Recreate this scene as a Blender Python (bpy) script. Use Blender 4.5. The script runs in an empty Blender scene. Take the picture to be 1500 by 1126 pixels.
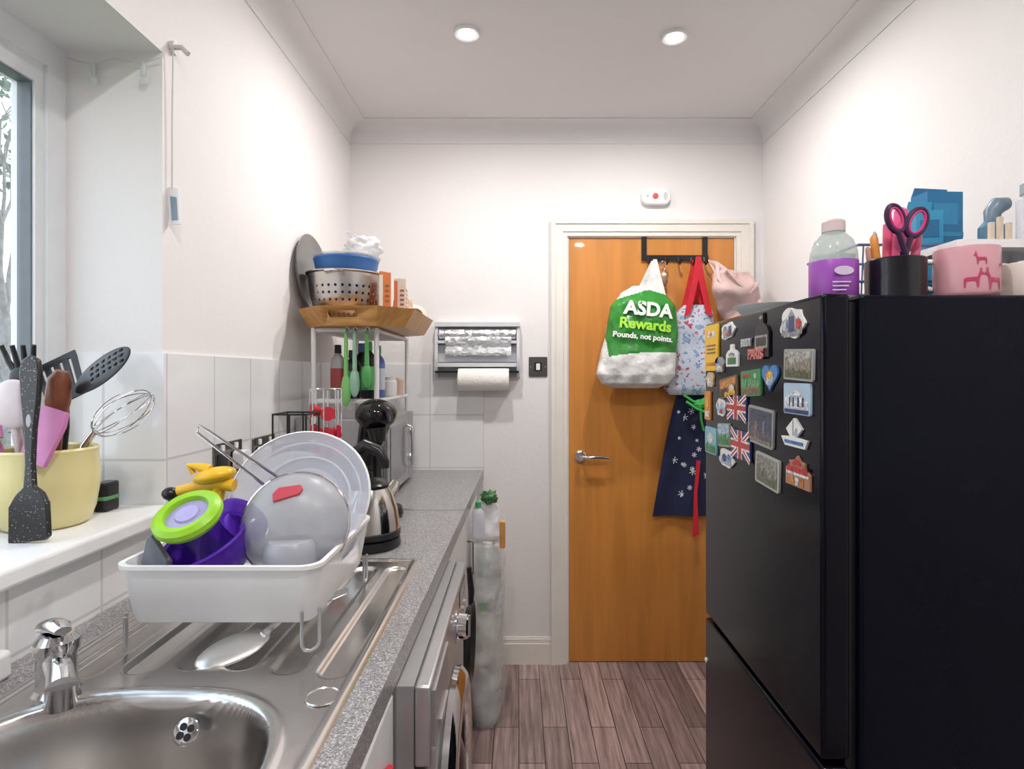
import bpy, bmesh, math, random
from mathutils import Vector, Matrix, noise
random.seed(3)
D=bpy.data; SC=bpy.context.scene; COL=SC.collection
pi=math.pi
# ------------------------------------------------------------------ materials
_mc={}
def mat(name,col,rough=.5,metal=0.,alpha=1.,trans=0.,emit=0.,nz=None,bump=None,coat=0.,ior=1.45,stretch=(1,1,1),spec=.5):
    m=D.materials.new(name); m.use_nodes=True; nt=m.node_tree; b=nt.nodes['Principled BSDF']
    c=(*col,1)
    b.inputs['Base Color'].default_value=c; b.inputs['Roughness'].default_value=rough
    b.inputs['Metallic'].default_value=metal; b.inputs['Alpha'].default_value=alpha
    b.inputs['Transmission Weight'].default_value=trans; b.inputs['IOR'].default_value=ior
    b.inputs['Coat Weight'].default_value=coat; b.inputs['Specular IOR Level'].default_value=spec
    if emit: b.inputs['Emission Color'].default_value=c; b.inputs['Emission Strength'].default_value=emit
    if nz or bump:
        tc=nt.nodes.new('ShaderNodeTexCoord'); mp=nt.nodes.new('ShaderNodeMapping'); mp.inputs['Scale'].default_value=stretch
        nt.links.new(tc.outputs['Object'],mp.inputs[0])
    if nz:
        n=nt.nodes.new('ShaderNodeTexNoise'); n.inputs['Scale'].default_value=nz[0]; n.inputs['Detail'].default_value=4
        nt.links.new(mp.outputs[0],n.inputs['Vector'])
        r=nt.nodes.new('ShaderNodeValToRGB'); r.color_ramp.elements[0].position=.35; r.color_ramp.elements[1].position=.65
        r.color_ramp.elements[0].color=(*[x*(1-nz[1]) for x in col],1); r.color_ramp.elements[1].color=(*[min(1,x*(1+nz[1]*.5)) for x in col],1)
        nt.links.new(n.outputs['Fac'],r.inputs[0]); nt.links.new(r.outputs[0],b.inputs['Base Color'])
    if bump:
        n=nt.nodes.new('ShaderNodeTexNoise'); n.inputs['Scale'].default_value=bump[0]; n.inputs['Detail'].default_value=3
        nt.links.new(mp.outputs[0],n.inputs['Vector'])
        bp=nt.nodes.new('ShaderNodeBump'); bp.inputs['Strength'].default_value=bump[1]; bp.inputs['Distance'].default_value=.01
        nt.links.new(n.outputs['Fac'],bp.inputs['Height']); nt.links.new(bp.outputs[0],b.inputs['Normal'])
    return m
def M(col,rough=.45,metal=0.):
    k=(tuple(col),rough,metal)
    if k not in _mc: _mc[k]=mat('paint_%d'%len(_mc),col,rough,metal,nz=(30,.06))
    return _mc[k]
def MP(col):
    k=('print',tuple(col))
    if k not in _mc: _mc[k]=mat('print_%d'%len(_mc),[x*.9+.01 for x in col],.3,nz=(160,.6))
    return _mc[k]
def brick_mat(name,axes,c1,c2,mortar,bw,rh,ms,offset,rough,grain=None,coat=0.,shift=(0,0)):
    m=D.materials.new(name); m.use_nodes=True; nt=m.node_tree; b=nt.nodes['Principled BSDF']; L=nt.links
    tc=nt.nodes.new('ShaderNodeNewGeometry'); sx=nt.nodes.new('ShaderNodeSeparateXYZ'); cb=nt.nodes.new('ShaderNodeCombineXYZ')
    L.new(tc.outputs['Position'],sx.inputs[0])
    for i,a in enumerate(axes):
        ad=nt.nodes.new('ShaderNodeMath'); ad.operation='ADD'; ad.inputs[1].default_value=shift[i]
        L.new(sx.outputs[a],ad.inputs[0]); L.new(ad.outputs[0],cb.inputs[i])
    br=nt.nodes.new('ShaderNodeTexBrick'); br.offset=offset; br.inputs['Scale'].default_value=1
    br.inputs['Color1'].default_value=(*c1,1); br.inputs['Color2'].default_value=(*c2,1); br.inputs['Mortar'].default_value=(*mortar,1)
    br.inputs['Brick Width'].default_value=bw; br.inputs['Row Height'].default_value=rh; br.inputs['Mortar Size'].default_value=ms
    br.inputs['Mortar Smooth'].default_value=.1; br.inputs['Bias'].default_value=0
    L.new(cb.outputs[0],br.inputs['Vector']); out=br.outputs['Color']
    if grain:
        mp=nt.nodes.new('ShaderNodeMapping'); mp.inputs['Scale'].default_value=(grain[0],grain[1],1); L.new(cb.outputs[0],mp.inputs[0])
        n=nt.nodes.new('ShaderNodeTexNoise'); n.inputs['Scale'].default_value=1; n.inputs['Detail'].default_value=6; n.inputs['Roughness'].default_value=.65; L.new(mp.outputs[0],n.inputs['Vector'])
        r=nt.nodes.new('ShaderNodeValToRGB'); r.color_ramp.elements[0].position=.3; r.color_ramp.elements[1].position=.72
        r.color_ramp.elements[0].color=(.42,.40,.39,1); r.color_ramp.elements[1].color=(1.45,1.4,1.4,1); L.new(n.outputs['Fac'],r.inputs[0])
        mx=nt.nodes.new('ShaderNodeMix'); mx.data_type='RGBA'; mx.blend_type='MULTIPLY'; mx.inputs[0].default_value=1
        L.new(out,mx.inputs[6]); L.new(r.outputs[0],mx.inputs[7]); out=mx.outputs[2]
    L.new(out,b.inputs['Base Color']); b.inputs['Roughness'].default_value=rough; b.inputs['Coat Weight'].default_value=coat
    bp=nt.nodes.new('ShaderNodeBump'); bp.inputs['Strength'].default_value=.4; bp.inputs['Distance'].default_value=.002; bp.invert=True
    L.new(br.outputs['Fac'],bp.inputs['Height']); L.new(bp.outputs[0],b.inputs['Normal'])
    return m
def speck_mat(name,base,light,dark,scale,rough):
    m=D.materials.new(name); m.use_nodes=True; nt=m.node_tree; b=nt.nodes['Principled BSDF']; L=nt.links
    tc=nt.nodes.new('ShaderNodeTexCoord'); v=nt.nodes.new('ShaderNodeTexVoronoi'); v.inputs['Scale'].default_value=scale
    L.new(tc.outputs['Object'],v.inputs['Vector']); r=nt.nodes.new('ShaderNodeValToRGB'); r.color_ramp.interpolation='CONSTANT'
    e=r.color_ramp.elements; e[0].position=0; e[0].color=(*dark,1); e[1].position=.22; e[1].color=(*base,1)
    x=e.new(.78); x.color=(*light,1)
    s=nt.nodes.new('ShaderNodeSeparateColor'); L.new(v.outputs['Color'],s.inputs[0]); L.new(s.outputs[0],r.inputs[0])
    L.new(r.outputs[0],b.inputs['Base Color']); b.inputs['Roughness'].default_value=rough
    return m
def colander_mat():
    m=D.materials.new('perforated_steel'); m.use_nodes=True; nt=m.node_tree; b=nt.nodes['Principled BSDF']; L=nt.links
    b.inputs['Base Color'].default_value=(.58,.56,.54,1); b.inputs['Metallic'].default_value=1; b.inputs['Roughness'].default_value=.3
    tc=nt.nodes.new('ShaderNodeTexCoord'); s=nt.nodes.new('ShaderNodeSeparateXYZ'); L.new(tc.outputs['Object'],s.inputs[0])
    def mth(op,a,bb=None):
        n=nt.nodes.new('ShaderNodeMath'); n.operation=op
        for i,q in enumerate((a,bb)):
            if q is None: continue
            if isinstance(q,(int,float)): n.inputs[i].default_value=q
            else: L.new(q,n.inputs[i])
        return n.outputs[0]
    ang=mth('MULTIPLY',mth('ARCTAN2',s.outputs[1],s.outputs[0]),34/(2*pi)); zz=mth('DIVIDE',s.outputs[2],.024)
    fx=mth('SUBTRACT',mth('FRACT',mth('ADD',ang,100)),.5); fz=mth('SUBTRACT',mth('FRACT',zz),.5)
    r=mth('SQRT',mth('ADD',mth('MULTIPLY',fx,fx),mth('MULTIPLY',fz,fz)))
    hole=mth('LESS_THAN',r,.2); band=mth('MULTIPLY',mth('GREATER_THAN',s.outputs[2],.035),mth('LESS_THAN',s.outputs[2],.145))
    h=mth('MULTIPLY',hole,band); a=mth('SUBTRACT',1,h); L.new(a,b.inputs['Alpha'])
    return m
# ------------------------------------------------------------------ mesh builder
def fr(o,z,x=(1,0,0)):
    z=Vector(z).normalized(); x=Vector(x); x=(x-z*x.dot(z)).normalized(); y=z.cross(x)
    m=Matrix((x,y,z)).transposed().to_4x4(); m.translation=Vector(o); return m
def FC(x,y,z): return fr((x,y,z),(0,-1,0),(1,0,0))
def FW(x,y,z): return fr((x,y,z),(1,0,0),(0,1,0))
def FE(x,y,z): return fr((x,y,z),(-1,0,0),(0,-1,0))
def T(x,y,z): return Matrix.Translation((x,y,z))
def rrect(cx,cy,w,h,r,n=5):
    p=[]
    for (sx,sy,a0) in ((1,1,0),(-1,1,90),(-1,-1,180),(1,-1,270)):
        for i in range(n+1):
            a=math.radians(a0+90*i/n); p.append((cx+sx*(w/2-r)+r*math.cos(a),cy+sy*(h/2-r)+r*math.sin(a)))
    return p
def ell(cx,cy,a,b,n=24,rot=0):
    return [(cx+a*math.cos(2*pi*i/n)*math.cos(rot)-b*math.sin(2*pi*i/n)*math.sin(rot),cy+a*math.cos(2*pi*i/n)*math.sin(rot)+b*math.sin(2*pi*i/n)*math.cos(rot)) for i in range(n)]
WL={}
class MB:
    def __init__(s): s.v=[];s.f=[];s.m=[];s.mats=[];s.mg=[]
    def mi(s,m):
        if m not in s.mats: s.mats.append(m)
        return s.mats.index(m)
    def add(s,vs,fs,m,X=None):
        o=len(s.v); vs=[Vector(v) for v in vs]
        if X is not None: vs=[X@v for v in vs]
        s.v+=vs
        for i,f in enumerate(fs):
            s.f.append([o+k for k in f]); s.m.append(s.mi(m[i] if isinstance(m,list) else m))
        return s
    def box(s,x0,x1,y0,y1,z0,z1,m,X=None):
        return s.add([(x,y,z) for z in (z0,z1) for y in (y0,y1) for x in (x0,x1)],[(0,2,3,1),(4,5,7,6),(0,1,5,4),(2,6,7,3),(0,4,6,2),(1,3,7,5)],m,X)
    def rings(s,R,m,X=None,cap=(True,True),closed=False):
        n=len(R[0]); vs=[p for r in R for p in r]; fs=[]; k=len(R)
        for j in range(k if closed else k-1):
            a=j*n; b=((j+1)%k)*n
            for i in range(n): fs.append((a+i,a+(i+1)%n,b+(i+1)%n,b+i))
        if not closed:
            if cap[0]: fs.append(tuple(range(n))[::-1])
            if cap[1]: fs.append(tuple((k-1)*n+i for i in range(n)))
        return s.add(vs,fs,m,X)
    def lathe(s,prof,m,X=None,seg=40,cap=(False,False)):
        R=[[(max(r,1e-6)*math.cos(2*pi*i/seg),max(r,1e-6)*math.sin(2*pi*i/seg),z) for i in range(seg)] for r,z in prof]
        o=len(s.v); s.rings(R,m,X,cap); s.mg.append((o,len(s.v))); return s
    def prism(s,poly,h,m,X=None,z0=0):
        R=[[(x,y,z0) for x,y in poly],[(x,y,z0+h) for x,y in poly]]
        return s.rings(R,m,X)
    def tube(s,pts,r,m,X=None,seg=8,closed=False,flat=1.):
        P=[Vector(p) for p in pts]; n=len(P); R=[]; up=None
        for i in range(n):
            if closed: t=(P[(i+1)%n]-P[i-1])
            else: t=P[min(i+1,n-1)]-P[max(i-1,0)]
            t.normalize()
            if up is None:
                up=Vector((0,0,1)) if abs(t.z)<.9 else Vector((1,0,0))
            up=(up-t*up.dot(t)).normalized(); sd=t.cross(up); rr=r[i] if isinstance(r,(list,tuple)) else r
            R.append([P[i]+(sd*math.cos(2*pi*k/seg)+up*math.sin(2*pi*k/seg)*flat)*rr for k in range(seg)])
        return s.rings(R,m,X,closed=closed)
    def ball(s,c,rad,m,X=None,seg=24,nr=14,amp=0,fq=10,seed=0):
        R=[]
        for j in range(nr+1):
            ph=pi*j/nr; row=[]
            for i in range(seg):
                th=2*pi*i/seg; q=Vector((math.sin(ph)*math.cos(th),math.sin(ph)*math.sin(th),-math.cos(ph)))
                k=1+amp*noise.noise(q*fq+Vector((seed,seed*2,0))) if amp else 1
                row.append((c[0]+rad[0]*q.x*k,c[1]+rad[1]*q.y*k,c[2]+rad[2]*q.z*k))
            R.append(row)
        o=len(s.v); s.rings(R,m,X,(False,False)); s.mg.append((o,len(s.v))); return s
    def text(s,body,size,m,X,ext=.0006,bold=0,fn=None,align='CENTER',sx=1,shear=0):
        c=D.curves.new('t','FONT'); c.body=body; c.size=size; c.extrude=ext; c.offset=bold; c.align_x=align; c.align_y='CENTER'; c.resolution_u=3; c.shear=shear
        o=D.objects.new('t',c); COL.objects.link(o); dg=bpy.context.evaluated_depsgraph_get(); me=D.meshes.new_from_object(o.evaluated_get(dg))
        vs=[X@Vector((v.co.x*sx,v.co.y,v.co.z)) for v in me.vertices]
        if fn: vs=[fn(v) for v in vs]
        s.add(vs,[tuple(p.vertices) for p in me.polygons],m)
        D.objects.remove(o); D.curves.remove(c); D.meshes.remove(me); return s
    def obj(s,name,parent=None,label=None,category=None,group=None,kind=None,bevel=0,sub=0,origin=None,ang=35,solid=0):
        me=D.meshes.new(name)
        xs=[v.x for v in s.v]; ys=[v.y for v in s.v]; zs=[v.z for v in s.v]
        o=Vector(origin) if origin else Vector(((min(xs)+max(xs))/2,(min(ys)+max(ys))/2,min(zs)))
        me.from_pydata([tuple(v-o) for v in s.v],[],s.f)
        for m in s.mats: me.materials.append(m)
        for p,k in zip(me.polygons,s.m): p.material_index=k; p.use_smooth=True
        bm=bmesh.new(); bm.from_mesh(me); bm.verts.ensure_lookup_table()
        if s.mg:
            subs=[[bm.verts[i] for i in range(a,b_)] for a,b_ in s.mg]
            for q in subs: bmesh.ops.remove_doubles(bm,verts=[v for v in q if v.is_valid],dist=1e-5)
        bmesh.ops.recalc_face_normals(bm,faces=bm.faces); bm.to_mesh(me); bm.free()
        me.set_sharp_from_angle(angle=math.radians(ang))
        ob=D.objects.new(name,me); COL.objects.link(ob)
        place(ob,o,parent); tag(ob,label,category,group,kind)
        if solid: md=ob.modifiers.new('s','SOLIDIFY'); md.thickness=solid
        if bevel: md=ob.modifiers.new('b','BEVEL'); md.width=bevel; md.segments=3; md.limit_method='ANGLE'; md.angle_limit=math.radians(40)
        if sub: md=ob.modifiers.new('u','SUBSURF'); md.levels=sub; md.render_levels=sub
        return ob
def place(ob,o,parent):
    WL[ob.name]=Vector(o)
    if parent: ob.parent=parent; ob.location=Vector(o)-WL[parent.name]
    else: ob.location=o
def tag(ob,label,category,group,kind):
    if label: ob['label']=label
    if category: ob['category']=category
    if group: ob['group']=group
    if kind: ob['kind']=kind
def thing(name,loc,label,category,group=None,kind=None):
    e=D.objects.new(name,None); e.empty_display_size=.05; COL.objects.link(e); place(e,Vector(loc),None); tag(e,label,category,group,kind); return e
def cut(ob,cm):
    """real boolean hole, applied"""
    c=cm.obj('cutter'); bpy.context.view_layer.update()
    md=ob.modifiers.new('c','BOOLEAN'); md.object=c; md.operation='DIFFERENCE'; md.solver='EXACT'
    par=ob.parent; loc=ob.location.copy(); ob.parent=None; ob.location=WL[ob.name]; bpy.context.view_layer.update()
    dg=bpy.context.evaluated_depsgraph_get(); me=D.meshes.new_from_object(ob.evaluated_get(dg))
    ob.modifiers.clear(); ob.data=me; ob.parent=par; ob.location=loc
    D.objects.remove(c)
# ------------------------------------------------------------------ common materials
WALL=mat('painted_wall',(.80,.775,.77),.75,nz=(1.2,.03),bump=(60,.06))
CEIL=mat('painted_ceiling',(.76,.75,.755),.8,nz=(.9,.03))
CREAM=mat('cream_gloss',(.79,.755,.69),.3,nz=(8,.03))
WPVC=mat('white_plastic',(.80,.82,.84),.3,nz=(20,.02))
WHITE=mat('white',(.82,.82,.82),.35,nz=(20,.02))
STEEL=mat('brushed_steel',(.64,.62,.605),.22,1.,nz=(5,.12),bump=(18,.04),stretch=(1,1,1))
CHROME=mat('chrome',(.75,.75,.76),.08,1.,nz=(9,.03))
SILVER=mat('silver_paint',(.52,.52,.53),.3,.8,nz=(20,.05))
BLACKG=mat('black_gloss_metal',(.003,.003,.007),.09,0,nz=(8,.2),bump=(420,.03),spec=.24)
BLACKS=mat('black_side_metal',(.003,.0035,.010),.20,0,nz=(3,.3),bump=(350,.04),spec=.16)
BLACK=mat('black_plastic',(.012,.012,.014),.28,nz=(20,.2))
DARK=mat('dark_glass',(.012,.012,.014),.06,nz=(4,.2))
CLEAR=mat('clear_plastic',(.72,.77,.80),.10,alpha=.42,nz=(12,.03))
FROST=mat('frosted_plastic',(.78,.80,.88),.15,alpha=.5,nz=(12,.04))
FILM=mat('translucent_film',(.86,.87,.87),.18,alpha=.34,nz=(14,.12),bump=(24,.8))
WOODT=mat('tray_wood',(.55,.28,.085),.4,nz=(14,.25),stretch=(1,8,1))
DOORW=mat('door_veneer',(.60,.24,.05),.33,nz=(3,.12),stretch=(9,9,.7),coat=.3)
GLASS=mat('window_glass',(1,1,1),.02,alpha=.08)
TILE_W=brick_mat('tiles_west',(1,2),(.80,.80,.81),(.77,.775,.785),(.62,.60,.60),.20,.245,.0028,0,.13,coat=.3,shift=(.12,.07))
TILE_N=brick_mat('tiles_north',(0,2),(.80,.795,.80),(.78,.78,.785),(.62,.60,.60),.25,.245,.0028,0,.15,coat=.3,shift=(.163,.07))
FLOORM=brick_mat('vinyl_planks',(1,0),(.42,.315,.295),(.19,.137,.13),(.06,.042,.038),.55,.092,.0018,.37,.36,grain=(3.5,60))
WORKM=speck_mat('speckled_laminate',(.25,.24,.245),(.46,.45,.45),(.14,.135,.135),480,.28)
SPECKB=speck_mat('speckled_black',(.012,.012,.013),(.02,.02,.02),(.30,.30,.30),620,.35)
_r=[n for n in SPECKB.node_tree.nodes if n.type=='VALTORGB'][0]; _r.color_ramp.elements[1].position=.03
# ------------------------------------------------------------------ room shell
XW,XE,YN,YS,ZC=-.787,1.137,2.69,-2.8,2.5
MB().box(XW-.35,XE+.1,YS-.1,YN+.15,-.08,0,FLOORM).obj('floor',kind='structure')
MB().box(XW-.35,XE+.1,YS-.1,YN+.15,ZC,ZC+.08,CEIL).obj('ceiling',kind='structure')
MB().box(XE,XE+.1,YS,YN+.12,0,ZC,WALL).obj('wall_east',kind='structure')
MB().box(XW-.3,XE+.1,YS-.1,YS,0,ZC,WALL).obj('wall_south',kind='structure')
DX0,DX1,DZ=.225,1.01,1.985
b=MB(); b.box(XW-.3,DX0,YN,YN+.12,0,ZC,WALL); b.box(DX1,XE,YN,YN+.12,0,ZC,WALL); b.box(DX0,DX1,YN,YN+.12,DZ,ZC,WALL); b.obj('wall_north',kind='structure')
WY0,WY1,WZ0,WZ1=-.05,1.275,1.03,2.055
b=MB(); b.box(XW-.3,XW,YS,YN,0,WZ0,WALL); b.box(XW-.3,XW,YS,YN,WZ1,ZC,WALL); b.box(XW-.3,XW,YS,WY0,WZ0,WZ1,WALL); b.box(XW-.3,XW,WY1,YN,WZ0,WZ1,WALL); b.obj('wall_west',kind='structure')
b=MB(); b.box(XW,XW+.007,WY1,YN,.9,1.39,TILE_W); b.box(XW,XW+.007,-.6,WY1,.9,1.03,TILE_W); b.obj('trim_1',kind='structure',label='white ceramic splashback tiles')
MB().box(-1.0,XW+.007,WY1-.006,WY1,1.058,1.39,TILE_N).obj('trim_2',kind='structure',label='white tiles lining the window reveal')
MB().box(XW+.007,-.163,YN-.007,YN,.9,1.39,TILE_N).obj('trim_3',kind='structure',label='white ceramic tiles on end wall')
def cove(name,o,xd,yd,length):
    n=8; r=.080
    prof=[(0,0),(0,-r-.004),(.004,-r-.004),(.004,-r)]+[(.004+ (r)*(1-math.cos(pi/2*i/n)),-r+ (r-.004)*math.sin(pi/2*i/n)) for i in range(1,n+1)]+[(r+.008,-.004),(r+.008,0)]
    O=Vector(o); xd=Vector(xd); yd=Vector(yd)
    R=[[O+yd*t+xd*p+Vector((0,0,q)) for p,q in prof] for t in (0,length)]
    MB().rings(R,CEIL).obj(name,kind='structure',label='curved white plaster coving',ang=40)
cove('trim_4',(XW,YS,ZC),(1,0,0),(0,1,0),YN-YS)
cove('trim_5',(XE,YS,ZC),(-1,0,0),(0,1,0),YN-YS)
cove('trim_6',(XW,YN,ZC),(0,-1,0),(1,0,0),XE-XW)
def skirt(name,x0,x1):
    b=MB(); b.box(x0,x1,YN-.016,YN,0,.095,CREAM); b.box(x0,x1,YN-.011,YN,.095,.115,CREAM); b.box(x0,x1,YN-.006,YN,.115,.122,CREAM); b.obj(name,kind='structure')
skirt('baseboard_north',-.16,.150)
MB().box(XE-.016,XE,YS,YN,0,.12,CREAM).obj('baseboard_east',kind='structure',bevel=.003)
b=MB()
for (p,q,t) in ((0,.02,.012),(.02,.055,.018),(.055,.075,.024)):
    b.box(DX0-q,DX0-p,YN-t,YN,0,DZ+p,CREAM); b.box(DX1+p,DX1+q,YN-t,YN,0,DZ+p,CREAM); b.box(DX0-q,DX1+q,YN-t,YN,DZ+p,DZ+q,CREAM)
b.obj('trim_7',kind='structure',label='cream moulded door architrave')
b=MB(); b.box(DX0,DX0+.008,YN,YN+.11,0,DZ-.006,CREAM); b.box(DX1-.006,DX1,YN,YN+.11,0,DZ-.006,CREAM); b.box(DX0,DX1,YN,YN+.11,DZ-.006,DZ,CREAM); b.obj('trim_8',kind='structure',label='cream door lining')
door=MB().box(.234,1.003,YN+.005,YN+.045,.004,1.978,DOORW).obj('door_1',kind='structure',label='plain orange wood veneer door',bevel=.002)
b=MB(); X=FC(.287,YN+.005,.962); b.lathe([(0,0),(.026,0),(.026,.006),(.022,.009),(0,.009)],CHROME,X,32)
b.tube([(0,0,.008),(0,0,.045),(.008,0,.052),(.03,0,.055),(.08,.002,.055),(.125,-.002,.052)],[.009,.009,.0095,.009,.008,.007],CHROME,X,12); b.obj('handle',door,'chrome lever handle')
# ------------------------------------------------------------------ window
w=thing('window_1',(-1.03,.6,1.03),'white framed double glazed window','window',kind='structure')
FX0,FX1=-1.07,-1.0
b=MB(); b.box(FX0,FX1,WY0,WY1,WZ0,WZ0+.06,WPVC); b.box(FX0,FX1,WY0,WY1,WZ1-.055,WZ1,WPVC); b.box(FX0,FX1,WY1-.05,WY1,WZ0+.06,WZ1-.055,WPVC); b.box(FX0,FX1,WY0,WY0+.05,WZ0+.06,WZ1-.055,WPVC); b.box(FX0,FX1,.50,.56,WZ0+.06,WZ1-.055,WPVC); b.obj('window_frame',w)
for (a,c) in ((.56,WY1-.05),(WY0+.05,.50)):
    b=MB(); z0,z1=WZ0+.06,WZ1-.055; G=M((.16,.18,.20),.4)
    for (p,q,r,s_) in ((a,c,z0,z0+.045),(a,c,z1-.045,z1),(a,a+.045,z0+.045,z1-.045),(c-.022,c,z0+.045,z1-.045)): b.box(-1.058,-1.008,p,q,r,s_,WPVC)
    for (p,q,r,s_) in ((a+.045,c-.022,z0+.045,z0+.049),(a+.045,c-.022,z1-.049,z1-.045),(a+.045,a+.049,z0+.049,z1-.049),(c-.026,c-.022,z0+.049,z1-.049)): b.box(-1.042,-1.014,p,q,r,s_,G)
    b.obj('window_sash',w)
    MB().box(-1.038,-1.034,a+.04,c-.02,z0+.04,z1-.04,GLASS).obj('glass_pane',w)
MB().box(-1.0,-.752,WY0-.03,WY1,1.024,1.058,WHITE).obj('trim_9',kind='structure',label='glossy white window sill board',bevel=.008)
# outside
GR=mat('lawn',(.12,.2,.06),.9,nz=(3,.4)); MB().box(-14,-1.2,-8,14,-.9,-.85,GR).obj('ground',kind='structure',label='garden lawn outside')
BARK=mat('bark',(.22,.21,.20),.9,nz=(20,.3)); LEAF=mat('leaf',(.18,.24,.18),.6,nz=(6,.4))
t=thing('garden_tree',(-4.3,4.9,-.85),'bare garden tree with sparse leaves outside window','tree')
bb=MB(); lf=MB()
def grow(p,d,l,r,k):
    q=p+d*l; bb.tube([p,(p+q)/2+Vector((random.uniform(-1,1),random.uniform(-1,1),0))*l*.05,q],[r,r*.85,r*.7],BARK,seg=6)
    if k==0:
        for _ in range(5):
            c=q+Vector([random.uniform(-.2,.2) for _ in range(3)]); s_=random.uniform(.03,.06); u=Vector([random.uniform(-1,1) for _ in range(3)]).normalized(); v=u.orthogonal().normalized()
            lf.add([c-u*s_,c+v*s_*.5,c+u*s_,c-v*s_*.5],[(0,1,2,3)],LEAF)
        return
    for _ in range(3):
        dd=(d+Vector([random.uniform(-.75,.75) for _ in range(3)])).normalized(); grow(q,dd,l*random.uniform(.6,.82),r*.60,k-1)
grow(Vector((-4.3,4.9,-.85)),Vector((0,0,1)),1.7,.07,5); bb.obj('branches',t); ob=lf.obj('foliage',t,kind='stuff')
HED=mat('hedge',(.13,.17,.10),.9,nz=(9,.5),bump=(12,1.)); b=MB()
for i in range(9): b.ball((-6+random.uniform(-.3,.3),3.0+i*.8,-.3),(.7,.6,1.2),HED,amp=.35,fq=4,seed=i)
b.obj('hedge',label='dark green garden hedge beyond the window',category='hedge',kind='stuff')
# ------------------------------------------------------------------ worktop
def fx(y): return -.205+(y)*.0149
b=MB()
def slab(x0,y0,y1,x1=None):
    P=[(x0,y0),(x1 if x1 is not None else fx(y0),y0),(x1 if x1 is not None else fx(y1),y1),(x0,y1)]; b.prism(P,.04,WORKM,z0=.86)
SX0,SX1,SY0,SY1=-.715,-.232,.12,1.385
slab(XW+.007,SY1-.01,1.886); slab(XW+.007,1.892,YN-.007); slab(XW+.007,-.6,SY0+.01); slab(XW+.007,SY0+.01,SY1-.01,SX0+.01); slab(SX1-.01,SY0+.01,SY1-.01)
wt=b.obj('worktop',label='grey speckled laminate worktop along the wall',category='worktop')
MB().box(XW+.008,fx(1.888)+.001,1.885,1.893,.872,.9025,CHROME).obj('joint_strip',wt,'polished metal joint strip')
def sm(t): t=max(0,min(1,t)); return t*t*(3-2*t)
def hz(x,y):
    z=.905
    ex=min(x-SX0,SX1-x,y-SY0,SY1-y); z-=.006*(1-sm(ex/.008)); z-=.003*sm((ex-.014)/.008)
    u=abs((x+.487)/.20); v=abs((y-.585)/.212); s_=(u**2.7+v**2.7)**(1/2.7)
    z-=.165*sm((1-s_)/.13)
    z+=.0035*math.exp(-((s_-1.045)/.03)**2)
    if y>.8:
        for i in range(6):
            cx=-.645+i*.074; hw=.027; y0,y1=.868-.012*abs(i-2.5),1.33
            dx=abs(x-cx); cy=max(y0+hw-y,0,y-(y1-hw)); dd=math.hypot(dx,cy) if cy>0 else dx
            z-=.0060*sm((hw-dd)/.008)
    return z
nx,ny=140,360; vs=[];fs=[]
for j in range(ny+1):
    for i in range(nx+1):
        x=SX0+(SX1-SX0)*i/nx; y=SY0+(SY1-SY0)*j/ny; vs.append((x,y,hz(x,y)))
for j in range(ny):
    for i in range(nx):
        a=j*(nx+1)+i; fs.append((a,a+1,a+nx+2,a+nx+1))
sk=thing('kitchen_sink',(-.47,.75,.9),'inset stainless steel sink with ribbed drainer','sink')
MB().add(vs,fs,STEEL).obj('basin',sk,ang=80,origin=(-.47,.75,.74))
b=MB(); X=fr((-.444,.772,.866),(0,-.85,.5)); b.lathe([(0,0),(.015,0),(.017,.002),(.0145,.0035),(0,.003)],CHROME,X,28)
for k in range(4): a=2*pi*k/4+.6; b.prism(ell(.0075*math.cos(a),.0075*math.sin(a),.0048,.0048,12),.001,BLACK,X,z0=.0033)
b.obj('overflow_grille',sk,'round chrome overflow grille')
b=MB(); b.lathe([(0,.001),(.021,.001),(.0225,.0022),(.0235,.001),(.0235,0)],STEEL,T(-.268,.79,.9025),32); b.obj('tap_hole_cover',sk)
tp=thing('mixer_tap',(-.64,.80,.9),'chrome single lever tap beside the sink bowl','tap')
b=MB(); X=T(-.64,.80,.902); b.lathe([(0,0),(.028,0),(.029,.006),(.024,.012),(.023,.055),(.027,.062),(.027,.075),(.02,.084),(0,.086)],CHROME,X,32); b.obj('tap_body',tp)
b=MB(); b.tube([(0,0,.045),(.02,-.025,.052),(.045,-.05,.050),(.058,-.065,.042)],[.017,.016,.016,.018],CHROME,X,16); b.tube([(.0575,-.064,.045),(.059,-.067,.018)],[.018,.0165],CHROME,X,16); b.obj('spout',tp)
b=MB(); b.tube([(-.022,.014,.086),(-.008,0,.094),(.012,-.012,.098),(.026,-.022,.096)],[.014,.018,.015,.010],CHROME,X,14,flat=.55); b.obj('lever_handle',tp)
b=MB(); X=T(-.760,.83,.9); b.prism(rrect(0,0,.032,.045,.010),.040,WHITE,X); b.obj('scouring_sponge',label='white kitchen sponge block behind the tap',category='sponge',bevel=.006)
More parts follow.
